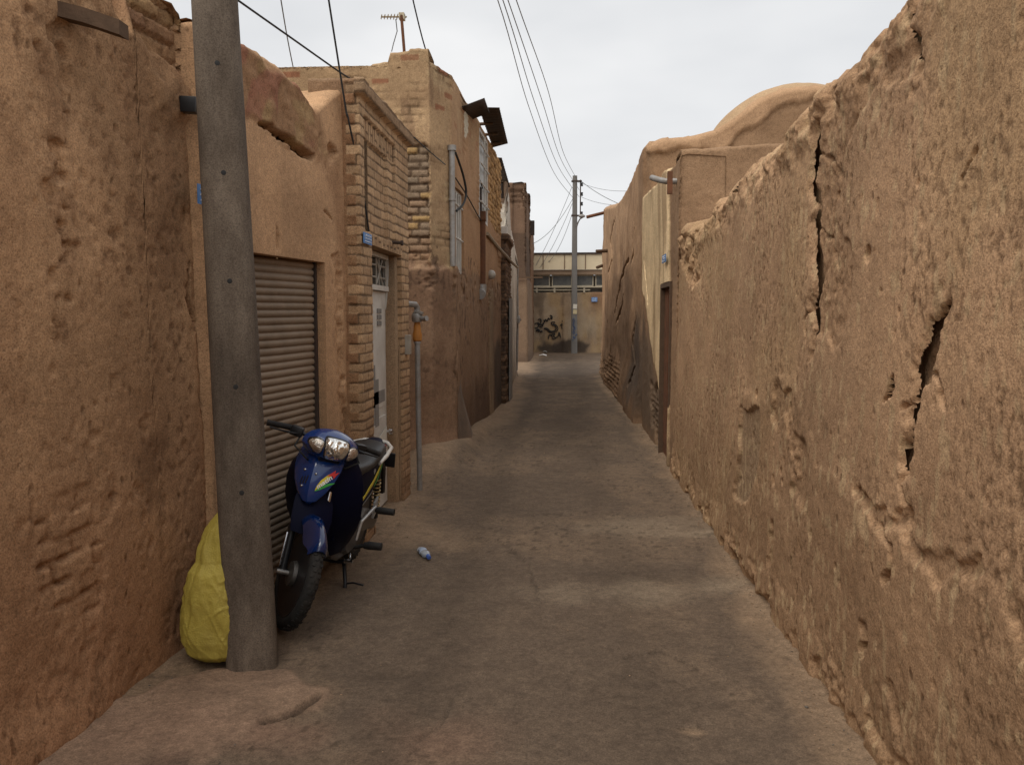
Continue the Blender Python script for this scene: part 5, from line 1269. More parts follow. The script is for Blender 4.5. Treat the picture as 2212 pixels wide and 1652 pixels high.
# yellow woven sack slumped against the wall
YEL = plain('yellow woven plastic', (.47, .375, .07), .5, 0, .2, 9, .5, (.36, .28, .07), .35, bscale=150)
sb = np.array([-1.625, 3.76]); nS_, nZ_ = 180, 150; V = np.zeros((nZ_ + 1, nS_, 3))
zprof = np.linspace(0, 1, nZ_ + 1)
rx_ = np.interp(zprof, [0, .015, .06, .15, .3, .48, .58, .64, .72, .85, .94, 1.0], [.02, .08, .122, .142, .146, .140, .124, .098, .098, .086, .06, .01])
ry_ = rx_ * np.interp(zprof, [0, .5, .65, 1], [.92, .9, .95, .6])
ox_ = np.interp(zprof, [0, .2, .45, .65, .8, 1], [.0, -.012, .0, .02, .035, .08]); H_ = .76
for i in range(nZ_ + 1):
    t_ = np.linspace(0, 2 * math.pi, nS_, endpoint=False); z_ = np.full(nS_, zprof[i])
    cx_, sx_ = np.cos(t_), np.sin(t_)
    sg = lambda v: np.sign(v) * np.abs(v) ** .8
    fold = 1 + .035 * np.abs(vn(cx_ * 3 + 4, sx_ * 3 + z_ * 5, 201)) * 2 - .04 + .03 * fbm(cx_ * 6, sx_ * 6 + z_ * 9, 3, 202)
    neck = np.exp(-((zprof[i] - .66) / .13) ** 2)
    fold = fold + neck * .12 * np.sin(t_ * 9 + 3 * zprof[i] + 2 * np.sin(t_)) * .6
    fold = fold + (1 - neck) * .05 * np.sin(t_ * 3 + zprof[i] * 14) * ss(.1, .4, zprof[i])
    crease = np.abs(vn(t_ * 1.7 + zprof[i] * 4.0, z_ * 7 - t_ * .8, 203)); fold = fold - .02 * (1 - ss(0, .06, crease)) + .05 * (1 - np.clip(crease * 2.2, 0, 1)) ** 3
    crease = np.abs(vn(cx_ * 3.1 + zprof[i] * 6.0, sx_ * 3.1 - z_ * 5, 207)); fold = fold + .035 * (1 - np.clip(crease * 2.2, 0, 1)) ** 3
    crease = np.abs(vn(cx_ * 7 - zprof[i] * 9.0, sx_ * 7 + z_ * 13, 209)); fold = fold + .022 * (1 - np.clip(crease * 2.0, 0, 1)) ** 2.5
    crease = np.abs(vn(cx_ * 13 + zprof[i] * 16.0, sx_ * 13 - z_ * 26, 211)); fold = fold + .010 * (1 - np.clip(crease * 2.0, 0, 1)) ** 2
    V[i, :, 0] = sb[0] + ox_[i] + rx_[i] * sg(cx_) * fold; V[i, :, 1] = sb[1] + ry_[i] * sg(sx_) * fold
    V[i, :, 2] = -.018 + H_ * zprof[i] + .02 * np.sin(t_ + 1) * ss(.5, 1, zprof[i])
I = np.arange(V.size // 3).reshape(nZ_ + 1, nS_); I2 = np.concatenate([I, I[:, :1]], 1)
sk = mesh_obj('sack', V, np.stack([I2[:-1, :-1], I2[:-1, 1:], I2[1:, 1:], I2[1:, :-1]], -1).reshape(-1, 4), YEL, None, True)
tag(sk, 'full yellow woven plastic sack slumped between the wall and the near pole', 'sack')

# ------------------------------------------------------------------ the parked motorbike (built upright: X = its left, Y = rearwards, Z = up; then leaned on its stand)
PAINT = plain('deep blue paint', (.0015, .030, .16), .22, 0, .1, 20, 0, coat=.8)
PAINTD = plain('dark blue panels', (.003, .004, .018), .5, 0, .15, 20, 0, coat=.0, spec=.09)  # much darker blue for the leg shield, shroud, tunnel and body
LENS, _t, _b = newmat('clear lamp lens')
_v = _t.nodes.new('ShaderNodeTexVoronoi'); _v.inputs['Scale'].default_value = 38; _t.links.new(objco(_t, (1, 1, .7)), _v.inputs['Vector'])
_t.links.new(mixc(_t, (.66, .64, .60), (.97, .96, .92), _v.outputs['Color']), _b.inputs['Base Color']); _b.inputs['Metallic'].default_value = .92; _b.inputs['Roughness'].default_value = .09
_b.inputs['Coat Weight'].default_value = 1.0; _b.inputs['Coat Roughness'].default_value = .03
bump(_t, _b, mth(_t, 'ADD', _v.outputs['Distance'], noise(_t, objco(_t), 30, 2)), .45, .03)
AMBER = plain('indicator lens', (.72, .66, .60), .10, .8, .5, 60, .9, (.45, .15, .05), .5, coat=1.0, bscale=60)
SEATM = plain('black vinyl', (.014, .014, .015), .45, 0, .2, 30, .15)
ENGM = plain('cast aluminium', (.13, .12, .11), .45, .6, .3, 18, .15, (.05, .045, .04), .5)
SILV = plain('silver paint', (.50, .50, .49), .35, .5, .12, 18, .03)
GOLD = plain('gold spring', (.42, .30, .13), .4, .6, .2, 30, 0)
TYRE = plain('tyre rubber', (.012, .0115, .011), .85, 0, .3, 30, .3, (.05, .042, .035), .45)
YSTR = plain('yellow stripe', (.66, .54, .05), .4, 0, .08, 20, 0); GSTR = plain('green stripe', (.05, .36, .07), .4, 0, .08, 20, 0); RSTR = plain('red decal', (.62, .05, .05), .4, 0, .1, 20, 0)
bike = thing('motorbike', 'dark blue small motorbike leaning on its side stand before the roller shutter', 'motorbike', (-1.425, 4.15, -.002))
LEAN, HEAD = R(8.0), R(-1.2)
bike.rotation_mode = 'XYZ'
bike.rotation_euler = (0, LEAN, HEAD)
AX0, AX1 = Vector((0, .045, .28)), Vector((0, .30, .88)); sdir = (AX1 - AX0).normalized(); STEER = R(34)
Rst = Matrix.Rotation(STEER, 3, sdir)
steer = lambda p: Rst @ (Vector(p) - AX0) + AX0
rear = lambda p: Vector(p) + Vector((0, 1.235, 0))
def B(m, name, mat, parent=bike, smooth='auto', fn=None, angle=40):
    if fn: m.map(fn)
    return m.build(name, mat, parent, smooth, True, angle)
def wheel(name, fn):
    m = MB(); n, k = 48, 12; V = []
    for i in range(n):
        t = 2 * math.pi * i / n
        for j in range(k):
            q = 2 * math.pi * j / k; rr = .243 + .037 * math.cos(q); xx = .034 * math.sin(q)
            V.append((xx, rr * math.cos(t), .28 + rr * math.sin(t)))
    F = [(i * k + j, i * k + (j + 1) % k, ((i + 1) % n) * k + (j + 1) % k, ((i + 1) % n) * k + j) for i in range(n) for j in range(k)]
    m.add(V, F)
    for i in range(64):                                             # tread blocks
        t = 2 * math.pi * i / 64
        for sx in (-1, 1):
            x = sx * (.011 if i % 2 else .019); rr = .279 if i % 2 else .275
            m.box((x, rr * math.cos(t), .28 + rr * math.sin(t)), (.016, .016, .006), (t + math.pi / 2, 0, .4 * sx))
    root = B(m, name, TYRE, bike, 'auto', fn, 50)
    m = MB(); m.lathe([(.222, -.026), (.216, -.030), (.196, -.022), (.192, 0), (.196, .022), (.216, .030), (.222, .026)], (0, 0, .28), 'X', 40)
    for i in range(5):
        t = 2 * math.pi * (i + .3) / 5; c, s = math.cos(t), math.sin(t)
        for dt in (-.16, .16):
            a = (.0, .05 * math.cos(t), .28 + .05 * math.sin(t)); b = (0, .2 * math.cos(t + dt), .28 + .2 * math.sin(t + dt))
            m.tube([a, ((a[0] + b[0]) / 2, (a[1] + b[1]) / 2, (a[2] + b[2]) / 2), b], [.016, .011, .013], 8)
    B(m, 'rim', BLACKP, root, 'auto', fn)
    m = MB(); m.lathe([(.0, -.055), (.02, -.052), (.062, -.045), (.07, -.02), (.07, .02), (.058, .045), (.02, .052), (.0, .055)], (0, 0, .28), 'X', 26); B(m, 'hub', ENGM, root, 'auto', fn)
    return root
fw = wheel('front_wheel', steer); rw_ = wheel('rear_wheel', rear)
# front fork
for sx in (-1, 1):
    m = MB(); d = sdir; a = Vector((sx * .078, .02, .255))
    m.tube([a, a + d * .03, a + d * .24], [.024, .021, .020], 14); m.tube([a + d * .235, a + d * .26], .0235, 14); m.tube([a + d * .02, a + d * .035], .031, 14)
    leg = B(m, 'fork_leg', BLACKP, bike, 'auto', steer)
    m = MB(); m.tube([a + d * .25, a + d * .52], .0135, 14); B(m, 'fork_tube', CHROME, leg, 'auto', steer)
    m = MB(); e = Vector((sx * .022, -.006, 0)); m.tube([a + d * .05 + e, a + d * .22 + e], .006, 8); B(m, 'chrome_highlight', CHROME, leg, 'auto', steer)  # slim bright strip added as the highlight along the fork leg
m = MB(); m.tube([(-.115, 0, .28), (-.095, 0, .28), (.095, 0, .28), (.115, 0, .28)], [.011, .013, .013, .011], 10); B(m, 'axle', STEEL, fw, 'auto', steer)
# front mudguard: arched section swept over the wheel, deep sides
rings = []
for i in range(27):
    ph = R(46 + 110 * i / 26); wv = .050 + .010 * math.sin(math.pi * i / 26); cy, cz = -math.cos(ph), math.sin(ph)
    drop = .045 + .07 * math.exp(-((i - 6) / 5.0) ** 2)
    ring = []
    for j in range(11):
        s = -1 + 2 * j / 10; rr = .318 - drop * abs(s) ** 2.6 - (.02 if i in (0,) else 0)
        ring.append((s * wv, rr * cy, .28 + rr * cz))
    inn = [(x * .9, y * .975, .28 + (z - .28) * .975) for x, y, z in ring[::-1]]
    rings.append(ring + inn)
m = MB(); m.loft(rings); B(m, 'front_mudguard', plain('dark glossy blue', (.001, .014, .075), .2, 0, .1, 20, 0, coat=1.0), bike, 'auto', steer, 50)
m = MB(); m.loft([[(sx_ * w_, y_, z_) for sx_, w_ in ((-1, wv), (1, wv), (1, wv * .8), (-1, wv * .8))][:4] if False else [(-wv, y_, z_), (-wv * .3, y_ - .035, z_), (wv * .3, y_ - .035, z_), (wv, y_, z_), (wv * .8, y_ + .05, z_), (-wv * .8, y_ + .05, z_)] for wv, y_, z_ in ((.10, .075, .48), (.112, .11, .56), (.108, .165, .63), (.085, .225, .69))])
B(m, 'fork_shroud', PAINTD, bike, 'auto', steer)
# leg shield: two wings in the very dark blue
rings = []
for z, hw, yc in ((.26, .10, .37), (.34, .15, .335), (.42, .19, .30), (.50, .215, .27), (.60, .225, .235), (.70, .22, .215), (.78, .20, .215), (.85, .155, .235), (.885, .10, .255)):
    out = [(hw * s, yc + .16 * abs(s) ** 2.2, z) for s in np.linspace(-1, 1, 15)]
    inn = [(hw * .93 * s, yc + .05 + .14 * abs(s) ** 2.2, z) for s in np.linspace(1, -1, 15)]
    rings.append(out + inn)
m = MB(); m.loft(rings); B(m, 'leg_shield', PAINTD, bike, 'auto', None, 50)
# nose panel: an inverted wedge with a centre ridge
nose = [(.905, .108, .235), (.89, .122, .205), (.85, .132, .165), (.80, .128, .130), (.74, .108, .100), (.69, .078, .085), (.645, .040, .085), (.63, .015, .10)]
nz_, nw_, ny_ = [np.array(a)[::-1] for a in zip(*nose)]
def nose_p(s, z, off=0.0):
    hw = np.interp(z, nz_, nw_); yc = np.interp(z, nz_, ny_)
    f = .42 * abs(s) * hw + .10 * abs(s) ** 3 * hw * 4 * .6
    return Vector((s * hw, yc + f - off, z))
rings = []
for z, hw, yc in nose:
    rings.append([tuple(nose_p(s, z)) for s in np.linspace(-1, 1, 21)] + [tuple(nose_p(s * .95, z) + Vector((0, .09, 0))) for s in np.linspace(1, -1, 7)])
m = MB(); m.loft(rings); nose_o = B(m, 'nose_panel', PAINT, bike, 'auto', None, 35)
def on_nose(pts, off=.0035): return [tuple(nose_p(x / max(np.interp(z, nz_, nw_), 1e-3), z, off)) for x, z in pts]
m = MB()
ridge = [(-.055, .885), (.045, .885), (.018, .78), (.004, .66), (-.012, .66), (-.035, .78)]
for sx, zz in ((-.05, .80), (.018, .79), (-.047, .72)):
    m = MB(); c = nose_p(sx / np.interp(zz, nz_, nw_), zz, .002); m.lathe([(.0, -.008), (.006, -.006), (.007, 0), (.0, .001)], tuple(c), 'Y', 12); B(m, 'panel_screw', CHROME, nose_o)
for k in range(3):
    m = MB(); x0 = -.020 - .016 * k; m.tube([tuple(nose_p((x0 + dx_) / np.interp(zz, nz_, nw_), zz, .001)) for dx_, zz in ((0, .775 - .006 * k), (-.008, .735 - .004 * k))], .004, 6); B(m, 'air_slot', BLACKP, nose_o)
# decal: a leaf of yellow, green and red with white lettering on the left-hand cheek
def surf_patch(outline, off, mat, name, parent, fn):
    """fills an outline given in panel coordinates and lays it on the panel"""
    import bmesh
    bm = bmesh.new(); vs = [bm.verts.new((a, b, 0)) for a, b in outline]; bm.faces.new(vs)
    bmesh.ops.triangulate(bm, faces=list(bm.faces))
    for _ in range(3): bmesh.ops.subdivide_edges(bm, edges=list(bm.edges), cuts=1, use_grid_fill=True)
    for v_ in bm.verts: v_.co = fn(v_.co.x, v_.co.y, off)
    me = bpy.data.meshes.new(name); bm.to_mesh(me); bm.free(); o = bpy.data.objects.new(name, me); col_root.objects.link(o); me.materials.append(mat); o.parent = parent
    md_ = o.modifiers.new('thickness', 'SOLIDIFY'); md_.thickness = .0008; md_.offset = 0
    return o
def cheek(a, b, off):                                               # a along the decal (up and outward), b across it
    ca, sa = math.cos(R(43)), math.sin(R(43)); x = .030 + a * ca - b * sa; z = .705 + a * sa + b * ca
    hw = float(np.interp(z, nz_, nw_)); return nose_p(min(x / hw, 1.02), z, off)
surf_patch([(0, .0), (.02, .014), (.05, .026), (.085, .028), (.115, .022), (.09, .008), (.05, .0)], .0035, YSTR, 'decal_yellow', nose_o, cheek)
surf_patch([(-.004, -.002), (.05, -.002), (.072, -.014), (.094, -.034), (.06, -.022), (.02, -.012)], .0035, GSTR, 'decal_green', nose_o, cheek)
surf_patch([(.082, .026), (.125, .024), (.115, .012), (.132, .004), (.112, .0), (.095, -.006), (.10, .008)], .0045, RSTR, 'decal_red', nose_o, cheek)
def letters(txt, size, shear, name, mat, parent, fn, off):
    cu = bpy.data.curves.new(name, 'FONT'); cu.body = txt; cu.size = size; cu.shear = shear; cu.extrude = 0; cu.resolution_u = 2; cu.offset = size * .02
    to = bpy.data.objects.new(name, cu); col_root.objects.link(to)
    dg = bpy.context.evaluated_depsgraph_get(); me = bpy.data.meshes.new_from_object(to.evaluated_get(dg))
    bpy.data.objects.remove(to)
    for v_ in me.vertices: v_.co = fn(v_.co.x, v_.co.y, off)
    me.name = name; me.materials.clear(); me.materials.append(mat)
    o = bpy.data.objects.new(name, me); col_root.objects.link(o); o.parent = parent
    return o
letters('matin', .034, .25, 'decal_lettering', WHITEL, nose_o, lambda x, y, o_: cheek(x * 1.02 + .016, y - .003, o_), .0065)
letters('KMT', .022, .0, 'raised_lettering', BLACKP, nose_o, lambda x, y, o_: nose_p((x - .03) / float(np.interp(.86 + y, nz_, nw_)), .868 + y, o_), .002)
# headlamp cowl, turning with the bars
CWc = Vector((0, .235, .935))
def cowl_y(x, z): 
    q = 1 - (abs(x) / .172) ** 2.3 - (abs(z) / .098) ** 2.2
    return -.13 * max(q, 0.0) ** .55
rings = []
for t in np.linspace(0, 1, 13):
    f = 1 - (1 - t) ** 2; rings.append([(.172 * f * math.copysign(abs(math.cos(a)) ** .85, math.cos(a)) * (1.0 if math.cos(a) else 1), 0, .098 * f * math.copysign(abs(math.sin(a)) ** .8, math.sin(a))) for a in np.linspace(0, 2 * math.pi, 40, False)])
rings = [[(x, cowl_y(x, z), z + .10 * abs(x) * (0 if z > 0 else .5) - .25 * abs(x) * (.5 if z > 0 else 0)) for x, _, z in r] for r in rings]
back = [(x * .82, .085, z * .8) for x, y, z in rings[-1]]; back2 = [(x * .4, .12, z * .5) for x, y, z in rings[-1]]
m = MB(); m.loft([[(x * .02, -.15, z * .02) for x, y, z in rings[1]]] + rings[1:] + [back, back2])
cw = lambda p: steer(Vector((p[0] * .93, p[1] * .93, p[2] * .90)) + CWc)
cow = B(m, 'headlamp_cowl', PAINT, bike, 'auto', cw, 55)
def cowl_patch(outline, name, mat, parent, off, dome=.012):
    import bmesh
    bm = bmesh.new(); cx_ = sum(a for a, b in outline) / len(outline); cz_ = sum(b for a, b in outline) / len(outline)
    n = len(outline); R_ = []
    for q in np.linspace(1, 0, 8)[:-1]:
        R_.append([bm.verts.new(Vector((cx_ + (a - cx_) * q, cowl_y(cx_ + (a - cx_) * q, cz_ + (b - cz_) * q) - off - dome * (1 - q * q), cz_ + (b - cz_) * q))) for a, b in outline])
    c = bm.verts.new((cx_, cowl_y(cx_, cz_) - off - dome, cz_))
    rim = [bm.verts.new(v_.co + Vector((0, .03, 0))) for v_ in R_[0]]
    for i in range(n): bm.faces.new((rim[i], rim[(i + 1) % n], R_[0][(i + 1) % n], R_[0][i]))
    for a, b in zip(R_[:-1], R_[1:]):
        for i in range(n): bm.faces.new((a[i], a[(i + 1) % n], b[(i + 1) % n], b[i]))
    for i in range(n): bm.faces.new((R_[-1][i], R_[-1][(i + 1) % n], c))
    bmesh.ops.recalc_face_normals(bm, faces=list(bm.faces))
    for v_ in bm.verts: v_.co = cw(v_.co)
    me = bpy.data.meshes.new(name); bm.to_mesh(me); bm.free(); me.polygons.foreach_set('use_smooth', [True] * len(me.polygons))
    o = bpy.data.objects.new(name, me); col_root.objects.link(o); me.materials.append(mat); o.parent = parent; return o
def smooth_outline(pts, k=5):
    out = []; n = len(pts)
    for i in range(n):
        p0, p1, p2, p3 = [pts[(i + j) % n] for j in (-1, 0, 1, 2)]
        for q in range(k):
            t = q / k; out.append(tuple(.5 * (2 * p1[c] + (p2[c] - p0[c]) * t + (2 * p0[c] - 5 * p1[c] + 4 * p2[c] - p3[c]) * t * t + (3 * p1[c] - p0[c] - 3 * p2[c] + p3[c]) * t ** 3) for c in (0, 1)))
    return out
main = smooth_outline([(-.066, .050), (-.03, .062), (.03, .062), (.066, .050), (.066, .0), (.046, -.055), (.02, -.068), (-.02, -.068), (-.046, -.055), (-.066, .0)])
cowl_patch([(a * 1.10, b * 1.10) for a, b in main], 'headlamp_rim', BLACKP, cow, .0015, .004)
cowl_patch(main, 'headlamp', LENS, cow, .007, .016)
side = smooth_outline([(.082, .030), (.112, .036), (.142, .020), (.150, -.004), (.128, -.030), (.098, -.050), (.082, -.040), (.078, -.005)])
for sx in (-1, 1):
    ol = [(a * sx, b) for a, b in side]; ox = sum(a for a, b in ol) / len(ol)
    cowl_patch([(ox + (a - ox) * 1.12, b * 1.12) for a, b in ol], 'indicator_rim', BLACKP, cow, .001, .003); cowl_patch(ol, 'indicator', AMBER, cow, .0045, .010)
m = MB(); m.loft([[(-.09, .10, -.07), (-.06, -.08, -.075), (.06, -.08, -.075), (.09, .10, -.07)], [(-.075, .10, -.13), (-.05, -.03, -.13), (.05, -.03, -.13), (.075, .10, -.13)]]); B(m, 'cowl_neck', BLACKP, bike, False, cw)
# handlebar, grips, levers, mirrors are missing in the photo
m = MB(); m.tube([(-.34, .14, .0), (-.22, .085, .02), (-.10, .04, .0), (.10, .04, .0), (.22, .085, .02), (.34, .14, .0)], .0115, 10); hb = B(m, 'handlebar', BLACKP, bike, 'auto', cw)
for sx in (-1, 1):
    m = MB(); m.tube([(sx * .225, .088, .02), (sx * .24, .095, .018), (sx * .335, .138, .001), (sx * .355, .146, -.002)], [.017, .018, .0175, .020], 12); B(m, 'grip', BLACK, hb, 'auto', cw)
    m = MB(); m.box((sx * .195, .075, .012), (.075, .055, .06), (0, 0, sx * .4), .012); B(m, 'switch_housing', BLACKP, hb, 'auto', cw)
    m = MB(); m.tube([(sx * .18, .05, .005), (sx * .22, .035, .0), (sx * .30, .085, -.012), (sx * .335, .105, -.016)], [.007, .0065, .0055, .0065], 8); m.lathe([(0, -.008), (.009, 0), (0, .008)], (sx * .337, .106, -.016), 'Z', 8); B(m, 'lever', BLACKP, hb, 'auto', cw)
    m = MB(); m.tube([(sx * .17, .06, -.01), (sx * .20, -.0, -.06), (sx * .12, -.03, -.11), (sx * .03, .06, -.15)], .0055, 6); B(m, 'control_cable', CABLE, hb, 'auto', cw)
# frame tunnel, engine, covers
m = MB(); m.loft([[(-w_, y, z0), (-w_ * .9, y, z1), (-w_ * .5, y, z1 + .03), (w_ * .5, y, z1 + .03), (w_ * .9, y, z1), (w_, y, z0)] for y, w_, z0, z1 in ((.34, .10, .38, .78), (.42, .085, .38, .66), (.52, .075, .38, .60), (.64, .085, .40, .62), (.72, .10, .42, .66))]); B(m, 'frame_tunnel', PAINTD, bike, 'auto')
rings = []
for y, hw, z0, z1 in ((.54, .075, .40, .66), (.66, .115, .40, .72), (.80, .135, .42, .74), (.95, .14, .45, .74), (1.10, .135, .50, .75), (1.25, .118, .56, .76), (1.40, .09, .62, .775), (1.52, .05, .68, .78), (1.56, .02, .71, .77)):
    zc_ = (z0 + z1) / 2; hz = (z1 - z0) / 2
    rings.append([(hw * math.copysign(abs(math.cos(a)) ** .55, math.cos(a)), y, zc_ + hz * math.copysign(abs(math.sin(a)) ** .6, math.sin(a))) for a in np.linspace(0, 2 * math.pi, 28, False)])
m = MB(); m.loft(rings); body = B(m, 'body_cover', PAINTD, bike, 'auto', None, 50)
def side_p(y, z, off=.004):
    hw = float(np.interp(y, [.54, .66, .80, .95, 1.10, 1.25, 1.40, 1.52], [.075, .115, .135, .14, .135, .118, .09, .05])); z0 = float(np.interp(y, [.54, .66, .8, .95, 1.1, 1.25, 1.4, 1.52], [.40, .40, .42, .45, .50, .56, .62, .68])); z1 = float(np.interp(y, [.54, .66, .8, .95, 1.1, 1.25, 1.4, 1.52], [.66, .72, .74, .74, .75, .76, .775, .78]))
    s_ = max(-1, min(1, (z - (z0 + z1) / 2) / ((z1 - z0) / 2))); a = abs(s_) ** (1 / .6); return Vector((hw * max(0, 1 - a * a) ** .275 + off, y, z))
def band(pts0, pts1, off, mat, name):
    V = []; F = []; n = 24
    for i in range(n + 1):
        t = i / n; f = lambda P__: (float(np.interp(t, np.linspace(0, 1, len(P__)), [p[0] for p in P__])), float(np.interp(t, np.linspace(0, 1, len(P__)), [p[1] for p in P__])))
        a, b = f(pts0), f(pts1)
        for k in range(4): y = a[0] + (b[0] - a[0]) * k / 3; z = a[1] + (b[1] - a[1]) * k / 3; V.append(tuple(side_p(y, z, off)))
    for i in range(n):
        for k in range(3): F.append((i * 4 + k, i * 4 + k + 1, (i + 1) * 4 + k + 1, (i + 1) * 4 + k))
    o = MB().add(V, F); o = B(o, name, mat, body, True); md_ = o.modifiers.new('thickness', 'SOLIDIFY'); md_.thickness = .001; return o
band([(.62, .455), (.85, .54), (1.10, .62), (1.34, .70)], [(.64, .475), (.85, .575), (1.10, .66), (1.36, .725)], .004, YSTR, 'stripe_yellow')
band([(1.0, .555), (1.15, .60), (1.30, .655), (1.42, .72)], [(1.0, .565), (1.15, .628), (1.30, .69), (1.44, .745)], .0055, GSTR, 'stripe_green')
band([(.70, .445), (.85, .495), (1.0, .53)], [(.70, .452), (.85, .503), (1.0, .537)], .004, SILV, 'stripe_silver')
m = MB(); m.lathe([(0, 0), (.016, .0), (.018, .004), (.0, .005)], tuple(side_p(.98, .66, -.001)), 'X', 16); B(m, 'badge', SILV, body)
# seat
rings = []
for y, hw, zb_, zt_ in ((.56, .05, .68, .735), (.60, .085, .68, .765), (.72, .112, .70, .775), (.90, .125, .71, .765), (1.0, .128, .715, .775), (1.10, .128, .72, .80), (1.28, .118, .735, .812), (1.40, .095, .75, .81), (1.45, .05, .76, .795)):
    zb_ -= .035; zt_ -= .028; hw *= 1.12
    rings.append([(-hw, y, zb_), (-hw * 1.02, y, zb_ + (zt_ - zb_) * .55), (-hw * .8, y, zt_ - .008), (-hw * .4, y, zt_), (0, y, zt_ + .003), (hw * .4, y, zt_), (hw * .8, y, zt_ - .008), (hw * 1.02, y, zb_ + (zt_ - zb_) * .55), (hw, y, zb_), (0, y, zb_ - .01)])
m = MB(); m.loft(rings); so = B(m, 'seat', SEATM, bike, 'auto', None, 70)
md_ = so.modifiers.new('soft', 'SUBSURF'); md_.levels = md_.render_levels = 2
m = MB(); m.tube([(-.135, 1.10, .69), (-.145, 1.25, .715), (-.135, 1.42, .74), (-.08, 1.53, .75), (0, 1.555, .752), (.08, 1.53, .75), (.135, 1.42, .74), (.145, 1.25, .715), (.135, 1.10, .69)], .0135, 10); B(m, 'grab_rail', WHITEP, bike, 'auto')
m = MB(); m.box((0, 1.575, .70), (.13, .05, .07), (.3, 0, 0), .012); B(m, 'tail_lamp', plain('red lens', (.30, .012, .01), .2, 0, .1, 30, .1, coat=.8), bike, 'auto')
m = MB(); m.loft([[(-.07, y, z), (0, y + .012, z + .012), (.07, y, z), (.06, y - .02, z - .006), (-.06, y - .02, z - .006)] for y, z in ((1.42, .60), (1.54, .62), (1.63, .55), (1.68, .42), (1.70, .36))]); rg = B(m, 'rear_mudguard', BLACKP, bike, 'auto')
m = MB(); m.box((.03, 1.70, .60), (.17, .012, .11), (.25, 0, 0), .004); B(m, 'number_plate_back', BLACKP, rg, 'auto')
# engine with cases, exhaust, stand, pegs
m = MB(); m.loft([[(sx_ * .085 * f, y, .30 + dz_ * g) for sx_, dz_ in ((-1, -.09), (1, -.09), (1.1, 0), (1, .09), (-1, .09), (-1.1, 0))] for y, f, g in ((.46, .75, .7), (.52, 1, 1), (.70, 1.1, 1.1), (.86, 1.05, 1.05), (.95, .8, .7))]); en = B(m, 'engine', ENGM, bike, 'auto')
m = MB()
for i in range(7): m.box((0, .30 + .03 * i, .345 - .006 * i), (.13, .009, .12), (.12, 0, 0))
m.tube([(0, .27, .35), (0, .5, .31)], .05, 14); B(m, 'cylinder', ENGM, en, 'auto')
m = MB(); m.loft([[(.088, y, z0), (.088, y, z1), (.118, y, z1 - .015), (.118, y, z0 + .015)] for y, z0, z1 in ((.56, .25, .36), (.64, .21, .40), (.80, .21, .41), (.90, .26, .36))]); B(m, 'engine_cover', plain('dark grey case', (.085, .08, .078), .5, .3, .2, 20, .1), en, 'auto')
m = MB(); m.loft([[(.10, y, z0), (.10, y, z1), (.122, y, z1 - .012), (.122, y, z0 + .012)] for y, z0, z1 in ((.86, .30, .40), (.95, .27, .43), (1.10, .25, .39), (1.22, .22, .34), (1.30, .24, .30))]); B(m, 'chain_case', plain('brown grey cover', (.12, .105, .09), .5, .3, .25, 20, .1), bike, 'auto')
m = MB(); m.tube([(.115, .80, .26), (.128, .83, .37), (.135, .98, .385), (.14, 1.12, .40)], .011, 8); m.plate([(.13, 1.09, .33), (.13, 1.16, .36), (.13, 1.17, .46), (.13, 1.10, .43)], (1, 0, 0), .014); br_ = B(m, 'peg_bracket', SILV, bike, 'auto')
m = MB(); m.tube([(.14, 1.12, .38), (.17, 1.12, .38), (.27, 1.11, .385)], [.014, .024, .022], 12); B(m, 'rear_footpeg', BLACK, br_, 'auto')
m = MB(); m.tube([(-.27, .80, .24), (-.05, .80, .2), (.12, .80, .215), (.17, .80, .235)], .012, 8); m.tube([(.17, .80, .235), (.20, .80, .24), (.28, .80, .245)], [.02, .026, .024], 12); B(m, 'front_footpeg', BLACK, bike, 'auto')
m = MB(); m.tube([(.115, .70, .20), (.135, .62, .19), (.15, .52, .215)], .008, 8); m.tube([(.13, .52, .215), (.18, .52, .218)], .013, 8); B(m, 'gear_lever', CHROME, bike, 'auto')
m = MB(); m.tube([(-.06, .34, .28), (-.10, .40, .16), (-.12, .7, .13), (-.14, 1.0, .2), (-.15, 1.5, .32)], [.016, .016, .018, .035, .042], 12); B(m, 'exhaust', STEEL, bike, 'auto')
m = MB(); m.tube([(-.06, .72, .14), (.0, .72, .135), (.075, .72, .14)], .012, 8); m.tube([(.075, .72, .15), (.082, .73, .11), (.118, .66, .035), (.122, .655, .0)], [.014, .013, .012, .014], 8); m.tube([(.118, .66, .03), (.17, .64, .052), (.235, .63, .05)], .006, 6); m.box((.124, .655, -.012), (.04, .05, .014)); B(m, 'side_stand', BLACKP, bike, 'auto')
m = MB(); m.tube([(-.07, .74, .15), (-.11, .85, .07), (-.12, .88, .05)], .012, 8); m.tube([(-.07, .74, .15), (-.0, .8, .14)], .012, 8); B(m, 'centre_stand', BLACKP, bike, 'auto')
m = MB(); m.tube([(.075, .92, .29), (.075, 1.235, .28)], .02, 8); m.tube([(-.075, .92, .29), (-.075, 1.235, .28)], .02, 8); m.tube([(-.09, 1.235, .28), (.09, 1.235, .28)], .012, 8); m.tube([(-.08, .92, .29), (.08, .92, .29)], .02, 8); B(m, 'swing_arm', BLACKP, bike, 'auto')
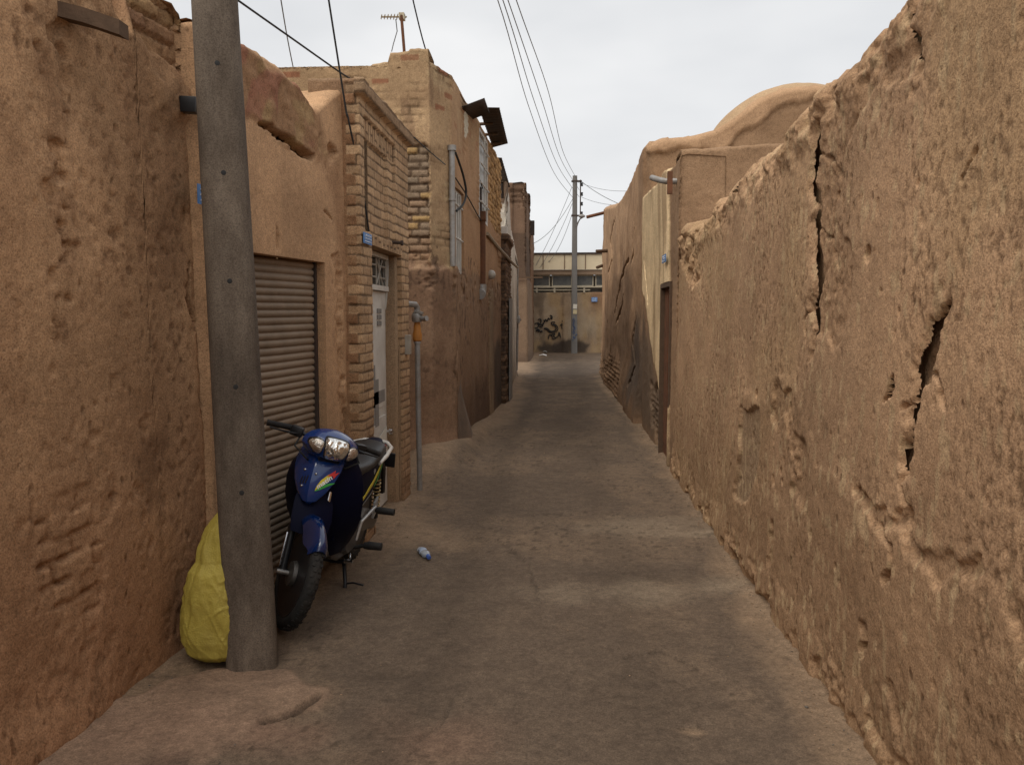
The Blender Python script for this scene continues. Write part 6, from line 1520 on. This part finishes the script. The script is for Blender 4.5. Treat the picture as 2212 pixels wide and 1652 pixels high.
for sx in (-1, 1):
    a, b = Vector((sx * .12, 1.23, .30)), Vector((sx * .115, 1.16, .62)); m = MB()
    pts = [a + (b - a) * (.12 + .72 * t) + Vector((.026 * math.cos(t * 2 * math.pi * 9), .026 * math.sin(t * 2 * math.pi * 9), 0)) for t in np.linspace(0, 1, 120)]
    m.tube(pts, .005, 6); sh_ = B(m, 'shock_spring', GOLD, bike, 'auto')
    m = MB(); m.tube([a, b], .013, 8); m.tube([a + (b - a) * .84, b], .024, 10); m.tube([a, a + (b - a) * .14], .022, 10); B(m, 'damper', BLACKP, sh_, 'auto')

# ------------------------------------------------------------------ loose stones and crumbs of mud along the feet of the walls
rs = np.random.RandomState(7); V = []; F = []; CL = []
def stone(x, y, r):
    z = float(ground_z(np.array(x), np.array(y))); b = len(V); a0 = rs.rand() * 6.28
    pr = [(0, 0, .55), (1, 0, 0), (.4, .9, .1), (-.75, .6, 0), (-.8, -.55, .05), (.35, -.95, 0), (0, 0, -.5)]
    cc = (np.array([.30, .21, .14]) if rs.rand() > .25 else np.array([.16, .145, .13])) * rs.uniform(.7, 1.25)
    for p in pr:
        k = rs.uniform(.7, 1.25); px_, py_ = p[0] * k * r, p[1] * k * r * .8
        V.append((x + px_ * math.cos(a0) - py_ * math.sin(a0), y + px_ * math.sin(a0) + py_ * math.cos(a0), z + p[2] * r * k * .8 + r * .2)); CL.append(cc)
    for i in range(5):
        F.append((b, b + 1 + i, b + 1 + (i + 1) % 5)); F.append((b + 6, b + 1 + (i + 1) % 5, b + 1 + i))
for _ in range(1100):
    y = 1.6 + 12 * rs.rand() ** 1.6; side_ = rs.rand()
    if side_ < .5: x = RIGHT_X(y) - .03 - abs(rs.randn()) * .07
    elif side_ < .8: x = LEFT_X(y) + .03 + abs(rs.randn()) * .10
    else: x = rs.uniform(LEFT_X(y), RIGHT_X(y))
    stone(float(x), float(y), float(rs.uniform(.0025, .007) * (1.9 if rs.rand() > .93 and side_ < .8 else 1)))
st = mesh_obj('loose_gravel', V, np.array(F), MUDS, None, False, np.array(CL)); st['kind'] = 'stuff'
